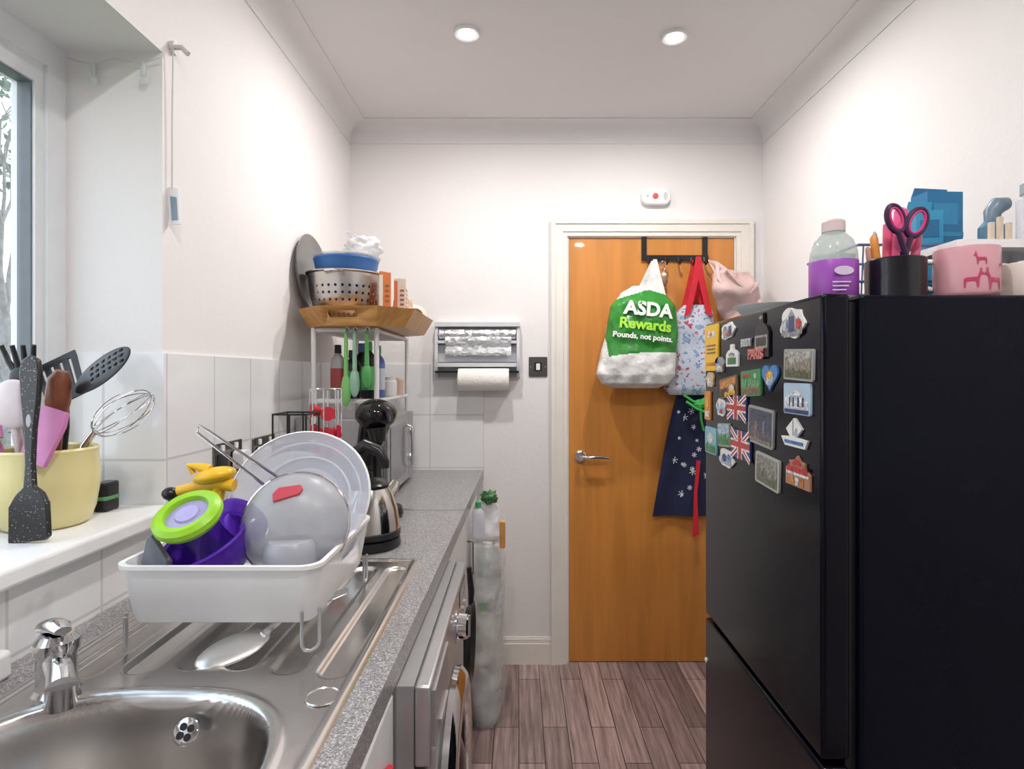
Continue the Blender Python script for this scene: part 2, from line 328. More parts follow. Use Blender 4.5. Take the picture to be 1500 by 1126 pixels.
# ------------------------------------------------------------------ base units
def cabinet(y0,y1,lab):
    c=thing('base_cabinet',(-.48,(y0+y1)/2,0),lab,'cabinet',group='white base cabinets')
    b=MB(); W=WHITE; b.box(-.775,-.215,y0,y0+.018,.1,.858,W); b.box(-.775,-.215,y1-.018,y1,.1,.858,W); b.box(-.775,-.215,y0+.018,y1-.018,.1,.118,W); b.box(-.775,-.765,y0+.018,y1-.018,.118,.72,W); b.box(-.26,-.245,y0,y1,0,.1,W); b.obj('cabinet_body',c)
    d=MB().box(-.213,-.194,y0+.002,y1-.002,.12,.85,WHITE).obj('cabinet_door',c,bevel=.003)
    MB().tube([(-.194,y0+.05,.72),(-.172,y0+.05,.72),(-.172,y0+.05,.6),(-.194,y0+.05,.6)],.005,CHROME).obj('handle',d)
cabinet(.0,.895,'white base cabinet beneath the sink bowl'); cabinet(1.525,2.1,'white base cabinet beside the washing machine'); cabinet(2.102,2.66,'white base cabinet at the end of the worktop')
SILV2=mat('machine_silver',(.40,.40,.41),.32,.55,nz=(20,.05))
ov=thing('washing_machine',(-.45,1.21,0),'silver front-loading washing machine under the drainer','washing machine')
MB().box(-.76,-.165,.905,1.515,.03,.855,SILV2).obj('machine_body',ov)
fa=MB().box(-.165,-.138,.907,1.513,.725,.853,SILVER).obj('control_panel',ov,bevel=.005)
b=MB(); b.box(-.139,-.134,.93,1.10,.745,.835,SILV2); b.box(-.137,-.129,.97,1.06,.752,.765,SILVER); b.obj('detergent_drawer',fa)
b=MB(); X=FW(-.138,1.27,.79); b.lathe([(0,0),(.034,0),(.034,.004),(.028,.006),(.026,.024),(.022,.028),(0,.028)],CHROME,X,36); b.box(-.003,.003,-.022,.024,.026,.031,SILVER,X); b.obj('knob',fa,'round chrome programme knob')
for y in (1.36,1.40,1.44): MB().lathe([(0,0),(.008,0),(.007,.006),(0,.007)],CHROME,FW(-.138,y,.775),18).obj('button',fa)
MB().box(-.1385,-.1365,1.345,1.47,.80,.835,DARK).obj('display',fa)
MB().box(-.165,-.145,.907,1.513,.10,.720,SILV2).obj('front_panel',ov,bevel=.004)
X=FW(-.146,1.21,.49); pd=MB().lathe([(.145,.0),(.215,.0),(.222,.006),(.220,.018),(.205,.030),(.175,.034),(.150,.028),(.145,.012),(.145,0)],CHROME,X,72).obj('porthole_door',ov,'round silver porthole door')
MB().lathe([(.152,.022),(.13,.020),(.12,.006),(.10,.012),(.06,.030),(0,.038)],DARK,X,56).obj('door_glass',pd,'dark domed glass')
MB().tube([(-.195,.05,.03),(-.200,.045,.045),(-.203,0,.050),(-.200,-.045,.045),(-.195,-.05,.03)],.008,SILVER,X,12).obj('door_handle',pd)
MB().box(-.175,-.15,.907,1.513,.03,.098,SILV2).obj('plinth',ov)
REDC=mat('red_cloth',(.55,.02,.03),.8,nz=(30,.2),bump=(80,.3))
b=MB(); R=[]
for j in range(9):
    z=.78-.03*j; R.append([(-.188+.004*math.sin(j*1.1+k)+ (.004 if k>6 else 0),.79+.045*(k%7)/6 if k<7 else .835-.045*((k-7)%7)/6,z) for k in range(14)])
b.rings(R,REDC).obj('tea_towel',label='red cloth hanging from the sink cabinet door',category='towel',ang=80)
# ------------------------------------------------------------------ fridge
fg=thing('fridge_freezer',(.82,1.25,0),'tall glossy black fridge freezer against the wall','fridge')
MB().box(.562,1.125,.95,1.55,.03,1.475,BLACKS).obj('fridge_body',fg,bevel=.006)
b=MB(); b.box(.545,.565,.965,1.535,.04,1.465,BLACK); b.obj('door_seal',fg)
ud=MB().box(.5,.547,.952,1.55,.706,1.478,BLACKG).obj('fridge_door',fg,bevel=.007)
ld=MB().box(.5,.547,.952,1.55,.05,.694,BLACKG).obj('freezer_door',fg,bevel=.007)
b=MB(); b.lathe([(0,0),(.006,0),(.007,.003),(.004,.005),(0,.005)],WHITE,FE(.5,1.535,.585),16); b.obj('door_badge',ld)
for x in (.6,1.07):
    for y in (1.0,1.5): MB().lathe([(0,0),(.02,0),(.02,.03),(0,.03)],BLACK,T(x,y,0),16).obj('foot',fg)
b=MB(); X=FC(.857,.9500,1.432); b.lathe([(0,0),(.013,0),(.016,.006),(.011,.014),(0,.016)],SILVER,X,20); b.tube([(0,.012,.004),(-.006,.02,.01),(.004,.026,.006)],.004,SILVER,X); b.obj('magnetic_clip',label='small silver magnetic clip on the fridge side',category='magnet')
def magnet(Y,Z,w,h,shape,col,decor,label,rot=0):
    b=MB(); X=FE(.4998,Y,Z)@Matrix.Rotation(rot,4,'Z'); m=M(col,.35)
    if shape=='r': P=rrect(0,0,w,h,min(w,h)*.08,3)
    elif shape=='h': P=[(w/34*(16*math.sin(a)**3),h/30*(13*math.cos(a)-5*math.cos(2*a)-2*math.cos(3*a)-math.cos(4*a)+2)) for a in [2*pi*i/32 for i in range(32)]]
    elif shape=='c':
        P=[((w/2)*(1+.13*math.sin(5*a+w*90))*.9*math.cos(a),(h/2)*(1+.12*math.cos(4*a+h*70))*.9*math.sin(a)) for a in [2*pi*i/40 for i in range(40)]]
    elif shape=='b': P=[(x*w,y*h) for x,y in ((-.5,-.5),(.5,-.5),(.5,.05),(.35,.2),(.15,.27),(.13,.5),(-.13,.5),(-.15,.27),(-.35,.2),(-.5,.05))]
    elif shape=='s': P=[(x*w,y*h) for x,y in ((-.35,-.5),(.4,-.5),(.5,-.2),(.1,-.15),(.3,.15),(.05,.5),(0,.5),(-.3,.1),(-.15,-.15),(-.5,-.2))]
    elif shape=='v': P=[(x*w,y*h) for x,y in ((-.5,-.5),(.5,-.5),(.5,0),(.3,.1),(.3,.3),(.1,.35),(0,.5),(-.1,.35),(-.35,.3),(-.3,.1),(-.5,.05))]
    b.prism(P,.004,m,X)
    z=.0041
    for q in decor:
        z+=.00012
        if q[0]=='r': b.prism([(q[1]*w-q[3]*w/2,q[2]*h-q[4]*h/2),(q[1]*w+q[3]*w/2,q[2]*h-q[4]*h/2),(q[1]*w+q[3]*w/2,q[2]*h+q[4]*h/2),(q[1]*w-q[3]*w/2,q[2]*h+q[4]*h/2)],.0004,MP(q[5]),X,z)
        elif q[0]=='c': b.prism(ell(q[1]*w,q[2]*h,q[3]*w/2,q[4]*h/2,16),.0004,MP(q[5]),X,z)
        elif q[0]=='t': b.prism([(q[1]*w-q[3]*w/2,q[2]*h-q[4]*h/2),(q[1]*w+q[3]*w/2,q[2]*h-q[4]*h/2),(q[1]*w,q[2]*h+q[4]*h/2)],.0004,MP(q[5]),X,z)
        elif q[0]=='m':
            rnd=random.Random(q[6]); n=12; P=[(q[1]*w-q[3]*w/2,q[2]*h)]+[(q[1]*w-q[3]*w/2+q[3]*w*i/n,q[2]*h+q[4]*h*rnd.uniform(.35,1)) for i in range(n+1)]+[(q[1]*w+q[3]*w/2,q[2]*h)]
            b.prism(P,.0004,MP(q[5]),X,z)
        elif q[0]=='l':
            p0=Vector((q[1]*w,q[2]*h)); p1=Vector((q[3]*w,q[4]*h)); n=(p1-p0).orthogonal().normalized()*q[5]*h/2
            b.prism([tuple(p0-n),tuple(p1-n),tuple(p1+n),tuple(p0+n)],.0004,M(q[6],.35),X,z)
    b.obj('fridge_magnet',label=label,category='magnet',group='souvenir magnets on the fridge door')
Wt=(.78,.78,.76);Rd=(.55,.03,.03);Nv=(.03,.05,.18);Gn=(.04,.25,.08);Bl=(.06,.22,.5);Yl=(.85,.5,.03);Or=(.65,.25,.05);Br=(.22,.12,.06);Bk=(.01,.01,.01);Gy=(.32,.33,.31);Cy=(.22,.50,.58);Pk=(.7,.2,.3);Sk=(.42,.55,.68)
magnet(1.489,1.412,.100,.118,'r',Yl,[('r',0,.3,.6,.12,Wt),('c',0,.3,.2,.1,Or),('r',0,.05,.7,.03,Br),('r',0,-.03,.6,.03,Br),('r',0,-.11,.65,.03,Br),('r',0,-.35,.7,.06,Or)],'yellow printed card held on the fridge door')
magnet(1.373,1.447,.09,.044,'c',Wt,[('c',-.15,.05,.35,.5,Gy),('m',0,-.35,.6,.5,Gy,1),('r',.2,-.05,.2,.5,Nv),('c',.05,-.2,.3,.2,Rd)],'white cut-out souvenir magnet with small grey figure',.1)
magnet(1.345,1.388,.075,.052,'b',Wt,[('r',0,-.25,.7,.3,Gn),('c',0,.02,.5,.2,Bl),('r',0,-.02,.3,.1,Yl)],'white and green souvenir magnet shaped like a bottle')
magnet(1.430,1.368,.070,.045,'c',Gy,[('t',-.1,.1,.4,.5,Bl),('r',.15,-.15,.4,.3,Rd),('m',0,-.3,.6,.4,Wt,2)],'grey blue souvenir magnet with tiny skyline')
magnet(1.370,1.313,.112,.048,'r',Br,[('r',0,.2,.9,.4,Or),('m',0,-.42,.9,.6,Bk,3),('c',.2,-.1,.3,.4,Wt),('m',.1,-.42,.6,.4,Yl,4)],'brown and orange landscape magnet',.12)
magnet(1.182,1.424,.070,.090,'b',Bk,[('r',0,-.15,.85,.3,Gy),('r',0,-.15,.7,.2,Bk),('c',0,.4,.25,.08,Gy)],'black bottle-shaped magnet with grey label')
b=MB(); X=FE(.4998,1.262,1.412); b.text('BUSY',.024,M((.5,.5,.5)),X@T(0,0,.003),.002,.0005); b.obj('lettering_magnet',label='grey metal letters spelling a short word',category='magnet')
b=MB(); X=FE(.4998,1.205,1.385); b.text('PARIS',.030,M((.55,.18,.15)),X@T(0,0,.0065),.0018,.0008); b.obj('lettering_magnet',label='red city name lettering magnet on fridge door',category='magnet')
magnet(1.05,1.437,.098,.062,'c',Wt,[('m',0,-.35,.8,.55,Gy,5),('r',0,-.02,.22,.5,Nv),('t',0,.3,.26,.2,Gy),('c',-.28,-.05,.2,.3,Sk),('c',.28,-.05,.2,.3,Rd),('r',0,-.36,.6,.08,Gy)],'white crest-shaped souvenir magnet with blue tower')
magnet(1.027,1.361,.108,.056,'r',Gy,[('r',0,.0,.88,.84,(.42,.42,.38)),('m',0,-.42,.88,.75,(.25,.22,.16),6),('m',0,-.42,.88,.45,(.10,.12,.05),7)],'rectangular photo magnet of hills in grey frame',-.04)
magnet(1.237,1.325,.105,.056,'r',Gn,[('m',0,-.42,.9,.8,(.12,.35,.15),8),('m',0,-.42,.9,.4,Br,9),('c',.25,.25,.1,.2,Wt),('r',-.2,.3,.4,.12,Rd)],'green painted landscape magnet',.06)
magnet(1.143,1.337,.076,.054,'h',Bl,[('c',0,0,.5,.55,Or),('m',0,-.25,.4,.4,Sk,10),('c',.03,.1,.25,.25,Yl)],'blue and orange heart-shaped magnet')
magnet(1.032,1.300,.098,.056,'r',Sk,[('m',0,-.3,.85,.5,Wt,11),('r',-.25,-.1,.06,.3,Nv),('r',-.1,-.1,.06,.3,Nv),('r',.08,-.1,.06,.3,Nv),('r',.25,-.1,.06,.3,Nv),('t',0,.2,.5,.2,Wt),('r',0,-.4,.9,.12,Nv)],'blue magnet picturing a white columned building')
def jack(Y,Z,w,h,lab):
    magnet(Y,Z,w,h,'r',Nv,[('l',-.5,-.5,.5,.5,.2,Wt),('l',-.5,.5,.5,-.5,.2,Wt),('l',-.5,-.5,.5,.5,.07,Rd),('l',-.5,.5,.5,-.5,.07,Rd),('r',0,0,1,.34,Wt),('r',0,0,.26,1,Wt),('r',0,0,1,.19,Rd),('r',0,0,.15,1,Rd)],lab)
jack(1.318,1.268,.115,.055,'union flag magnet below the heart magnet'); jack(1.294,1.186,.110,.064,'larger union flag magnet on the fridge door')
magnet(1.42,1.263,.065,.05,'c',Wt,[('m',0,-.3,.7,.7,Sk,12),('r',.1,-.2,.3,.2,Rd)],'white cut-out magnet with pale blue picture')
magnet(1.188,1.237,.122,.078,'r',Gy,[('r',0,0,.9,.86,(.05,.07,.12)),('m',0,-.43,.9,.6,(.10,.10,.12),13),('r',-.15,-.15,.10,.5,(.3,.16,.1)),('r',.15,.0,.07,.3,(.2,.25,.3)),('r',0,-.38,.85,.08,(.25,.2,.17))],'dark framed photo magnet of a night scene',-.05)
magnet(1.042,1.239,.100,.052,'s',Wt,[('r',0,-.35,.7,.12,Bl),('l',-.02,-.1,-.02,.45,.05,Gy),('t',.1,.05,.2,.3,Sk)],'white sailing ship-shaped magnet')
magnet(1.495,1.173,.085,.068,'r',Cy,[('c',0,.1,.5,.4,Wt),('m',0,-.45,.9,.4,Gn,14)],'turquoise seaside magnet at the door edge')
magnet(1.400,1.197,.080,.056,'r',(.3,.4,.3),[('r',0,.25,.9,.4,Sk),('m',0,-.42,.9,.5,Gn,15)],'small green countryside photo magnet',.08)
magnet(1.382,1.143,.100,.050,'c',Wt,[('m',0,-.3,.7,.6,Sk,16),('c',-.1,0,.3,.4,Nv),('c',.2,.1,.2,.3,Bl)],'white cut-out magnet with blue animals')
magnet(1.156,1.150,.110,.064,'r',(.42,.42,.38),[('r',0,0,.86,.84,(.28,.28,.24)),('m',0,-.42,.86,.55,(.16,.17,.12),17)],'beige framed photo magnet',-.06)
magnet(1.029,1.171,.088,.056,'v',(.40,.2,.12),[('m',0,-.05,.85,.3,Rd,18),('r',0,-.1,.9,.08,Wt),('r',-.2,-.32,.14,.25,Or),('r',0,-.32,.14,.25,Wt),('r',.2,-.32,.14,.25,Or),('t',0,.3,.5,.2,Rd)],'red and brown house-shaped magnet')
magnet(1.520,1.262,.045,.075,'r',Or,[('c',0,.1,.5,.4,Yl),('r',0,-.3,.7,.2,Wt)],'narrow orange magnet at the door edge')
magnet(1.500,1.330,.060,.045,'c',(.6,.45,.28),[('m',0,-.3,.6,.6,Wt,19)],'small beige round magnet')
# ------------------------------------------------------------------ downlights, seen and added fill
EM=mat('lamp_lens',(1,.98,.96),.5,emit=70)
for x,y in ((-.175,1.95),(.531,1.97),(-.175,.30),(.531,.30),(.18,-1.6)):  # far pair is seen; those over and behind the camera are added interior fill
    t=thing('downlight',(x,y,2.49),'round white recessed ceiling downlight switched on','ceiling light',group='recessed ceiling downlights')
    MB().lathe([(.030,.0),(.041,-.002),(.043,.004),(.043,.01),(.030,.01)],WHITE,T(x,y,2.49),36).obj('rim',t)
    MB().lathe([(0,-.001),(.022,-.001),(.0305,.004)],EM,T(x,y,2.49),32).obj('lens',t)
    l=D.lights.new('downlight_or_fill_lamp','AREA'); l.shape='DISK'; l.size=.07; l.energy=9.8 if y>-1 else 3; l.color=(1,.965,.94); o=D.objects.new('downlight_or_fill_lamp',l); COL.objects.link(o); o.location=(x,y,2.483)
# ------------------------------------------------------------------ wall fittings
b=MB(); X=FC(.634,YN,2.165); b.prism(rrect(0,0,.135,.078,.034,8),.03,WHITE,X); a=b.obj('heat_alarm',label='white wall alarm with red test button above door',category='alarm',bevel=.007)
b=MB(); b.lathe([(0,.03),(.013,.03),(.012,.036),(0,.037)],M((.75,.10,.05),.3),X@T(-.005,0,0),20); b.obj('test_button',a,'round red test button')
b=MB(); b.prism(ell(-.04,0,.004,.004,12),.002,M((.3,.3,.3)),X,.03); b.obj('indicator_lamp',a)
b=MB(); b.prism(ell(.042,0,.010,.018,16),.002,M((.6,.6,.58)),X,.0295); b.obj('sounder_grille',a)
b=MB(); X=FC(.0895,YN,1.379); b.prism(rrect(0,0,.086,.092,.004),.006,M((.16,.155,.15),.3,.9),X); a=b.obj('light_switch',label='dark brushed metal switch plate beside the door',category='light switch',bevel=.0015)
b=MB(); b.prism(rrect(0,0,.034,.040,.002),.0085,BLACK,X); b.prism(rrect(0,0,.018,.030,.002),.0105,WHITE,X); b.obj('rocker',a,'white rocker')
for q in (-.034,.034): b=MB(); b.prism(ell(q,0,.003,.003,10),.0012,CHROME,X,.006); b.obj('screw',a)
def socket(y,z,plug,lab):
    X=FW(XW+.007,y,z); b=MB(); b.prism(rrect(0,0,.146,.088,.004),.006,M((.20,.18,.17),.3,.9),X); a=b.obj('power_socket',label=lab,category='socket',bevel=.0015,group='double sockets on splashback')
    for s_ in (-.036,.036):
        b=MB(); b.prism(rrect(s_,-.008,.05,.05,.003),.008,BLACK,X); b.prism(rrect(s_,.031,.014,.016,.002),.010,WHITE,X); b.obj('socket_insert',a)
    for s_ in plug:
        b=MB(); Y=X@T(s_,-.008,.0082); b.prism(rrect(0,0,.045,.05,.012),.03,WHITE,Y); b.tube([(0,-.02,.02),(0,-.04,.024),(.005,-.09,.02),(.01,-.16,.012)],.0035,WHITE,Y,8); b.obj('mains_plug',label='white plug with cable in the socket',category='plug',bevel=.005)
socket(1.543,1.12,(.036,),'dark metal double socket above the drainer'); socket(1.76,1.112,(-.036,),'dark metal double socket by the shelf rack')
ds=thing('foil_dispenser',(-.19,YN-.04,1.33),'grey wall-mounted foil and kitchen roll dispenser','dispenser')
GR2=mat('dispenser_grey',(.50,.51,.54),.35,nz=(20,.05)); GR3=mat('dispenser_light',(.64,.65,.68),.4,nz=(20,.05))
b=MB(); X=FC(-.19,YN,1.33)
b.box(-.195,.195,0,.232,0,.012,GR3,X); b.box(-.195,.195,.232,.252,0,.055,GR3,X)
for s_ in (-1,1): b.prism([(.012,.002),(.040,.002),(.060,.05),(.060,.1),(.045,.230),(.012,.230)],.014,GR3,X@Matrix(((0,0,1,s_*.187-.007),(0,1,0,0),(1,0,0,0),(0,0,0,1))))
b.obj('bracket',ds)
b=MB(); b.box(-.179,.179,.07,.15,.012,.030,GR2,X); b.box(-.179,.179,.155,.168,.012,.060,GR3,X); b.box(-.179,.179,.048,.066,.012,.062,GR3,X); b.box(-.19,.19,.020,.030,.03,.072,BLACK,X); b.obj('cutter_bars',ds)
b=MB(); b.lathe([(0,-.175),(.024,-.175),(.024,.175),(0,.175)],mat('foil',(.80,.81,.83),.3,.85,bump=(45,1.)),X@fr((0,.198,.035),(1,0,0),(0,1,0)),24)
n=20; vs=[];fs=[]
for j in range(10):
    for i in range(n+1):
        q=noise.noise(Vector((i*.8,j*.9,3.))); vs.append((-.145+.3*i/n,.185-.085*j/9+q*.010,.058+.008*math.sin(j)+.018*q))
for j in range(9):
    for i in range(n): a=j*(n+1)+i; fs.append((a,a+1,a+n+2,a+n+1))
b.add(vs,fs,mat('cling_film',(.85,.87,.90),.15,.2,alpha=.8,bump=(30,1.)),X); b.obj('foil_roll',ds,'crinkled silver foil and cling film')
b=MB(); Y=X@fr((.03,-.010,.052),(1,0,0),(0,1,0)); b.lathe([(.018,-.115),(.050,-.115),(.051,-.11),(.051,.11),(.050,.115),(.018,.115),(.018,-.115)],mat('kitchen_paper',(.84,.82,.78),.85,bump=(60,.3)),Y,36)
b.obj('kitchen_roll',label='white kitchen paper roll hanging under the dispenser',category='paper roll')
# ------------------------------------------------------------------ over-door rack & hung things
rk=thing('over_door_hook_rack',(.724,YN-.02,1.87),'black metal over-door hook rack','hook rack')
b=MB()
for x in (.583,.866): b.box(x-.012,x+.012,YN-.004,YN+.001,1.885,1.979,BLACK); b.box(x-.012,x+.012,YN-.004,YN+.05,1.979,1.982,BLACK)
b.box(.570,.880,YN-.009,YN-.004,1.872,1.897,BLACK); b.obj('rail',rk)
HX=(.60,.68,.74,.80,.86)
for x in HX: MB().tube([(x,YN-.008,1.885),(x,YN-.012,1.865),(x,YN-.035,1.850),(x,YN-.055,1.856),(x,YN-.060,1.872)],.0045,BLACK).obj('hook',rk)
def interp(T_,z):
    for a,b_ in zip(T_,T_[1:]):
        if a[0]>=z>=b_[0]:
            t=(a[0]-z)/(a[0]-b_[0]+1e-9); t=t*t*(3-2*t)*.5+t*.5; return [p+(q-p)*t for p,q in zip(a,b_)]
    return list(T_[0] if z>T_[0][0] else T_[-1])
def bagpt(tab,yc,z,th,amp,fq,p=2.6):
    _,xl,xr,tk=interp(tab,z); c,s_=math.cos(th),math.sin(th); e=2/p
    x=(xl+xr)/2+(xr-xl)/2*math.copysign(abs(c)**e,c); y=yc-tk*math.copysign(abs(s_)**e,s_)
    n=noise.noise(Vector((x*fq,z*fq*.8,y*8)))*amp; return Vector((x+n*.3,y+n,z))
def bag(mb,tab,yc,mf,amp=.01,fq=22,nr=44,seg=64):
    z1,z0=tab[0][0],tab[-1][0]; R=[[bagpt(tab,yc,z1+(z0-z1)*j/nr,2*pi*i/seg,amp,fq) for i in range(seg)] for j in range(nr+1)]
    vs=[p for r in R for p in r]; fs=[];ms=[]
    for j in range(nr):
        for i in range(seg):
            f=(j*seg+i,j*seg+(i+1)%seg,(j+1)*seg+(i+1)%seg,(j+1)*seg+i); fs.append(f); c=(vs[f[0]]+vs[f[2]])/2; ms.append(mf(c))
    fs.append(tuple(range(seg))); ms.append(mf(vs[0])); fs.append(tuple(nr*seg+i for i in range(seg))[::-1]); ms.append(mf(vs[-1]))
    mb.add(vs,fs,ms)
BW=mat('carrier_white',(.74,.74,.72),.3,nz=(14,.14),bump=(26,.9)); BG=mat('carrier_green',(.03,.24,.03),.3,nz=(9,.2),bump=(22,.5)); LG=M((.35,.70,.05),.35)
tab=[(1.735,.50,.60,.018),(1.70,.45,.65,.045),(1.64,.405,.695,.07),(1.52,.385,.705,.082),(1.42,.36,.695,.088),(1.345,.345,.690,.085),(1.305,.365,.665,.07),(1.283,.41,.62,.03)]
def mf(c):
    lo=1.435+.05*(c.x-.5)-.35*(c.x-.55)**2; hi=1.715-.3*abs(c.x-.57)
    return BG if (lo<c.z<hi and c.y<2.57 and c.x>.375+.12*(1.55-c.z) ) else BW
b=MB(); YB=2.565; bag(b,tab,YB,mf,.014,20,96,110); bg=b.obj('carrier_bag',label='green and white supermarket carrier bag hung on door',category='bag',ang=75)
b=MB()
for s_ in (0,1): b.prism([(.49,1.69),(.535,1.725),(.598,1.855),(.612,1.855),(.558,1.69)] if s_==0 else [(.585,1.68),(.565,1.72),(.600,1.857),(.616,1.857),(.665,1.66)],.003,BW,FC(0,2.61-.03*s_,0))
b.obj('bag_handles',bg)
def onbag(v):
    _,xl,xr,tk=interp(tab,v.z); t=min(.995,abs((v.x-(xl+xr)/2)/((xr-xl)/2))); y=YB-tk*(1-t**2.6)**(1/2.6); return Vector((v.x,y-.0105+v.y,v.z))
b=MB(); rot=Matrix.Rotation(math.radians(-6),4,'Z')
b.text('ASDA',.082,M((.80,.80,.78)),FC(.560,0,1.622)@rot,.001,.003,onbag); b.text('Rewards',.064,LG,FC(.545,0,1.556)@rot,.001,.0020,onbag); b.text('Pounds, not points.',.033,M((.80,.80,.78)),FC(.535,0,1.505)@rot,.001,.0011,onbag); b.obj('printed_lettering',bg,'white and lime green printed lettering')
b=MB(); b.tube([(.665+.012*math.cos(a),2.66,1.845+.02*math.sin(a)) for a in [2*pi*i/16 for i in range(16)]],.0025,CHROME,closed=True); b.ball((.667,2.655,1.775),(.018,.012,.026),M((.25,.16,.10)),amp=.2); b.ball((.667,2.655,1.80),(.013,.011,.012),M((.75,.72,.65))); b.tube([(.667,2.66,1.825),(.667,2.657,1.81)],.002,CHROME); b.obj('key_ring',label='key ring with small brown fob on hook',category='key ring')
def floral():
    m=D.materials.new('floral_cloth'); m.use_nodes=True; nt=m.node_tree; L=nt.links; bs=nt.nodes['Principled BSDF']; bs.inputs['Roughness'].default_value=.7
    tc=nt.nodes.new('ShaderNodeTexCoord'); nn=nt.nodes.new('ShaderNodeTexNoise'); nn.inputs['Scale'].default_value=38; nn.inputs['Detail'].default_value=2.5; L.new(tc.outputs['Object'],nn.inputs['Vector'])
    r=nt.nodes.new('ShaderNodeValToRGB'); e=r.color_ramp.elements; e[0].position=.36; e[0].color=(.45,.06,.10,1); e[1].position=.60; e[1].color=(.55,.61,.72,1)
    x=e.new(.40); x.color=(.54,.59,.68,1); x=e.new(.55); x.color=(.54,.60,.70,1); x=e.new(.60); x.color=(.14,.24,.46,1); x=e.new(.70); x.color=(.30,.42,.62,1)
    L.new(nn.outputs['Fac'],r.inputs[0]); L.new(r.outputs[0],bs.inputs['Base Color']); return m
FL=floral(); REDS=mat('red_webbing',(.58,.015,.03),.6,nz=(40,.1))
tab2=[(1.66,.755,.87,.018),(1.62,.715,.89,.03),(1.48,.712,.895,.038),(1.36,.690,.885,.042),(1.28,.665,.88,.038),(1.25,.69,.86,.02)]
b=MB(); bag(b,tab2,2.645,lambda c:FL,.010,14); fb=b.obj('tote_bag',label='floral cloth tote bag hanging on the door',category='bag',ang=75)
b=MB(); b.prism([(.745,1.60),(.775,1.62),(.81,1.77),(.845,1.62),(.875,1.60),(.835,1.79),(.822,1.875),(.800,1.875),(.785,1.79)],.004,REDS,FC(0,2.607,0)); b.prism([(.74,1.61),(.80,1.872),(.822,1.872),(.885,1.60),(.85,1.60),(.82,1.70),(.76,1.62)],.004,REDS,FC(0,2.66,0)); b.obj('bag_handles',fb,'bright red webbing handles')
PKM=mat('pale_pink_cloth',(.64,.46,.44),.75,nz=(8,.18),bump=(16,1.))
tab3=[(1.81,.89,.96,.012),(1.795,.865,1.02,.04),(1.72,.862,1.065,.055),(1.64,.885,1.075,.05),(1.57,.93,1.05,.03),(1.54,.96,1.02,.015)]
b=MB(); bag(b,tab3,2.57,lambda c:PKM,.05,15); b.tube([(.89,2.56,1.76),(.866,2.59,1.83),(.862,2.625,1.858),(.88,2.58,1.84),(.95,2.54,1.77)],.010,PKM,flat=.4); b.tube([(.91,2.525,1.80),(.95,2.505,1.74),(1.0,2.51,1.70),(1.04,2.52,1.74)],.012,PKM,flat=.5); b.tube([(.88,2.56,1.83),(.875,2.53,1.77),(.90,2.51,1.72)],.009,PKM,flat=.5); b.obj('drawstring_bag',label='crumpled pale pink cloth bag on hook',category='bag',ang=75)
NVM=mat('navy_cotton',(.012,.016,.055),.85,nz=(8,.2),bump=(30,.2)); GRM=M((.05,.42,.08),.6)
def apx(u,v):
    z=1.255-.565*v; xl=.735-.12*v**.8; xr=.885+.005*v; x=xl+(xr-xl)*u; return x,2.672-.010*math.sin(u*9+v*2)-.008*v,z
R=[]; n=30
for j in range(21):
    row=[Vector(apx(i/n,j/20)) for i in range(n+1)]; R.append(row+[p+Vector((0,.003,0)) for p in row[::-1]])
ap=thing('apron',(.77,2.65,.69),'navy snowflake apron with green and red ribbons','apron')
MB().rings(R,NVM).obj('apron_cloth',ap,ang=75)
random.seed(11); SN=M((.70,.73,.78),.7)
for k in range(17):
    u=random.uniform(.1,.92); v=random.uniform(.12,.95); x,y,z=apx(u,v); X=FC(x,y-.0015,z); s_=random.choice((.008,.012,.017)); b=MB()
    for a in range(3):
        q=Vector((math.cos(a*pi/3+.3),math.sin(a*pi/3+.3)))*s_; p=Vector((-q.y,q.x)).normalized()*.0013; b.prism([tuple(-q-p),tuple(q-p),tuple(q+p),tuple(-q+p)],.0015+.0001*a,SN,X)
    if s_>.01:
        for a in range(6): q=Vector((math.cos(a*pi/3+.3),math.sin(a*pi/3+.3)))*s_*.72; b.prism(ell(q.x,q.y,.0025,.0025,8),.0019,SN,X)
    b.obj('snowflake',ap)
b=MB(); b.tube([(.75,2.63,1.25),(.79,2.61,1.22),(.83,2.61,1.225),(.87,2.62,1.25)],.012,GRM,flat=.5); b.tube([(.76,2.62,1.22),(.80,2.60,1.19),(.84,2.61,1.175),(.875,2.62,1.16)],.014,GRM,flat=.5); b.tube([(.815,2.60,1.23),(.82,2.60,1.14),(.835,2.61,1.09)],.011,GRM,flat=.4); b.ball((.815,2.602,1.21),(.025,.015,.02),GRM,amp=.3); b.obj('green_ribbon',ap)
MB().prism([(.795,.60),(.822,.61),(.815,.80),(.83,.95),(.812,.95),(.80,.80)],.003,REDS,FC(0,2.640,0)).obj('red_ribbon',ap)
# ------------------------------------------------------------------ shelf rack, microwave, tray
sr=thing('storage_rack',(-.59,2.22,.9),'white metal two tier worktop shelf rack','rack')
for x in (-.70,-.485):
    for y in (1.97,2.50): MB().tube([(x,y,.901),(x,y,1.502)],.0085,WHITE,seg=14).obj('post',sr)
for z in (1.252,1.495):
    b=MB(); b.tube([(-.70,1.97,z),(-.485,1.97,z),(-.485,2.5,z),(-.70,2.5,z)],.007,WHITE,closed=True)
    for i in range(1,14): y=1.97+.53*i/14; b.tube([(-.70,y,z),(-.485,y,z)],.003,WHITE,seg=6)
    b.obj('wire_shelf',sr)
mw=thing('microwave',(-.61,2.24,.9),'silver microwave oven beneath the shelf rack','microwave')
MB().box(-.775,-.47,2.0,2.47,.915,1.19,SILVER).obj('microwave_body',mw,bevel=.006)
d=MB().box(-.47,-.452,2.0,2.36,.918,1.187,M((.45,.45,.46),.3,.6)).obj('microwave_door',mw,bevel=.004)
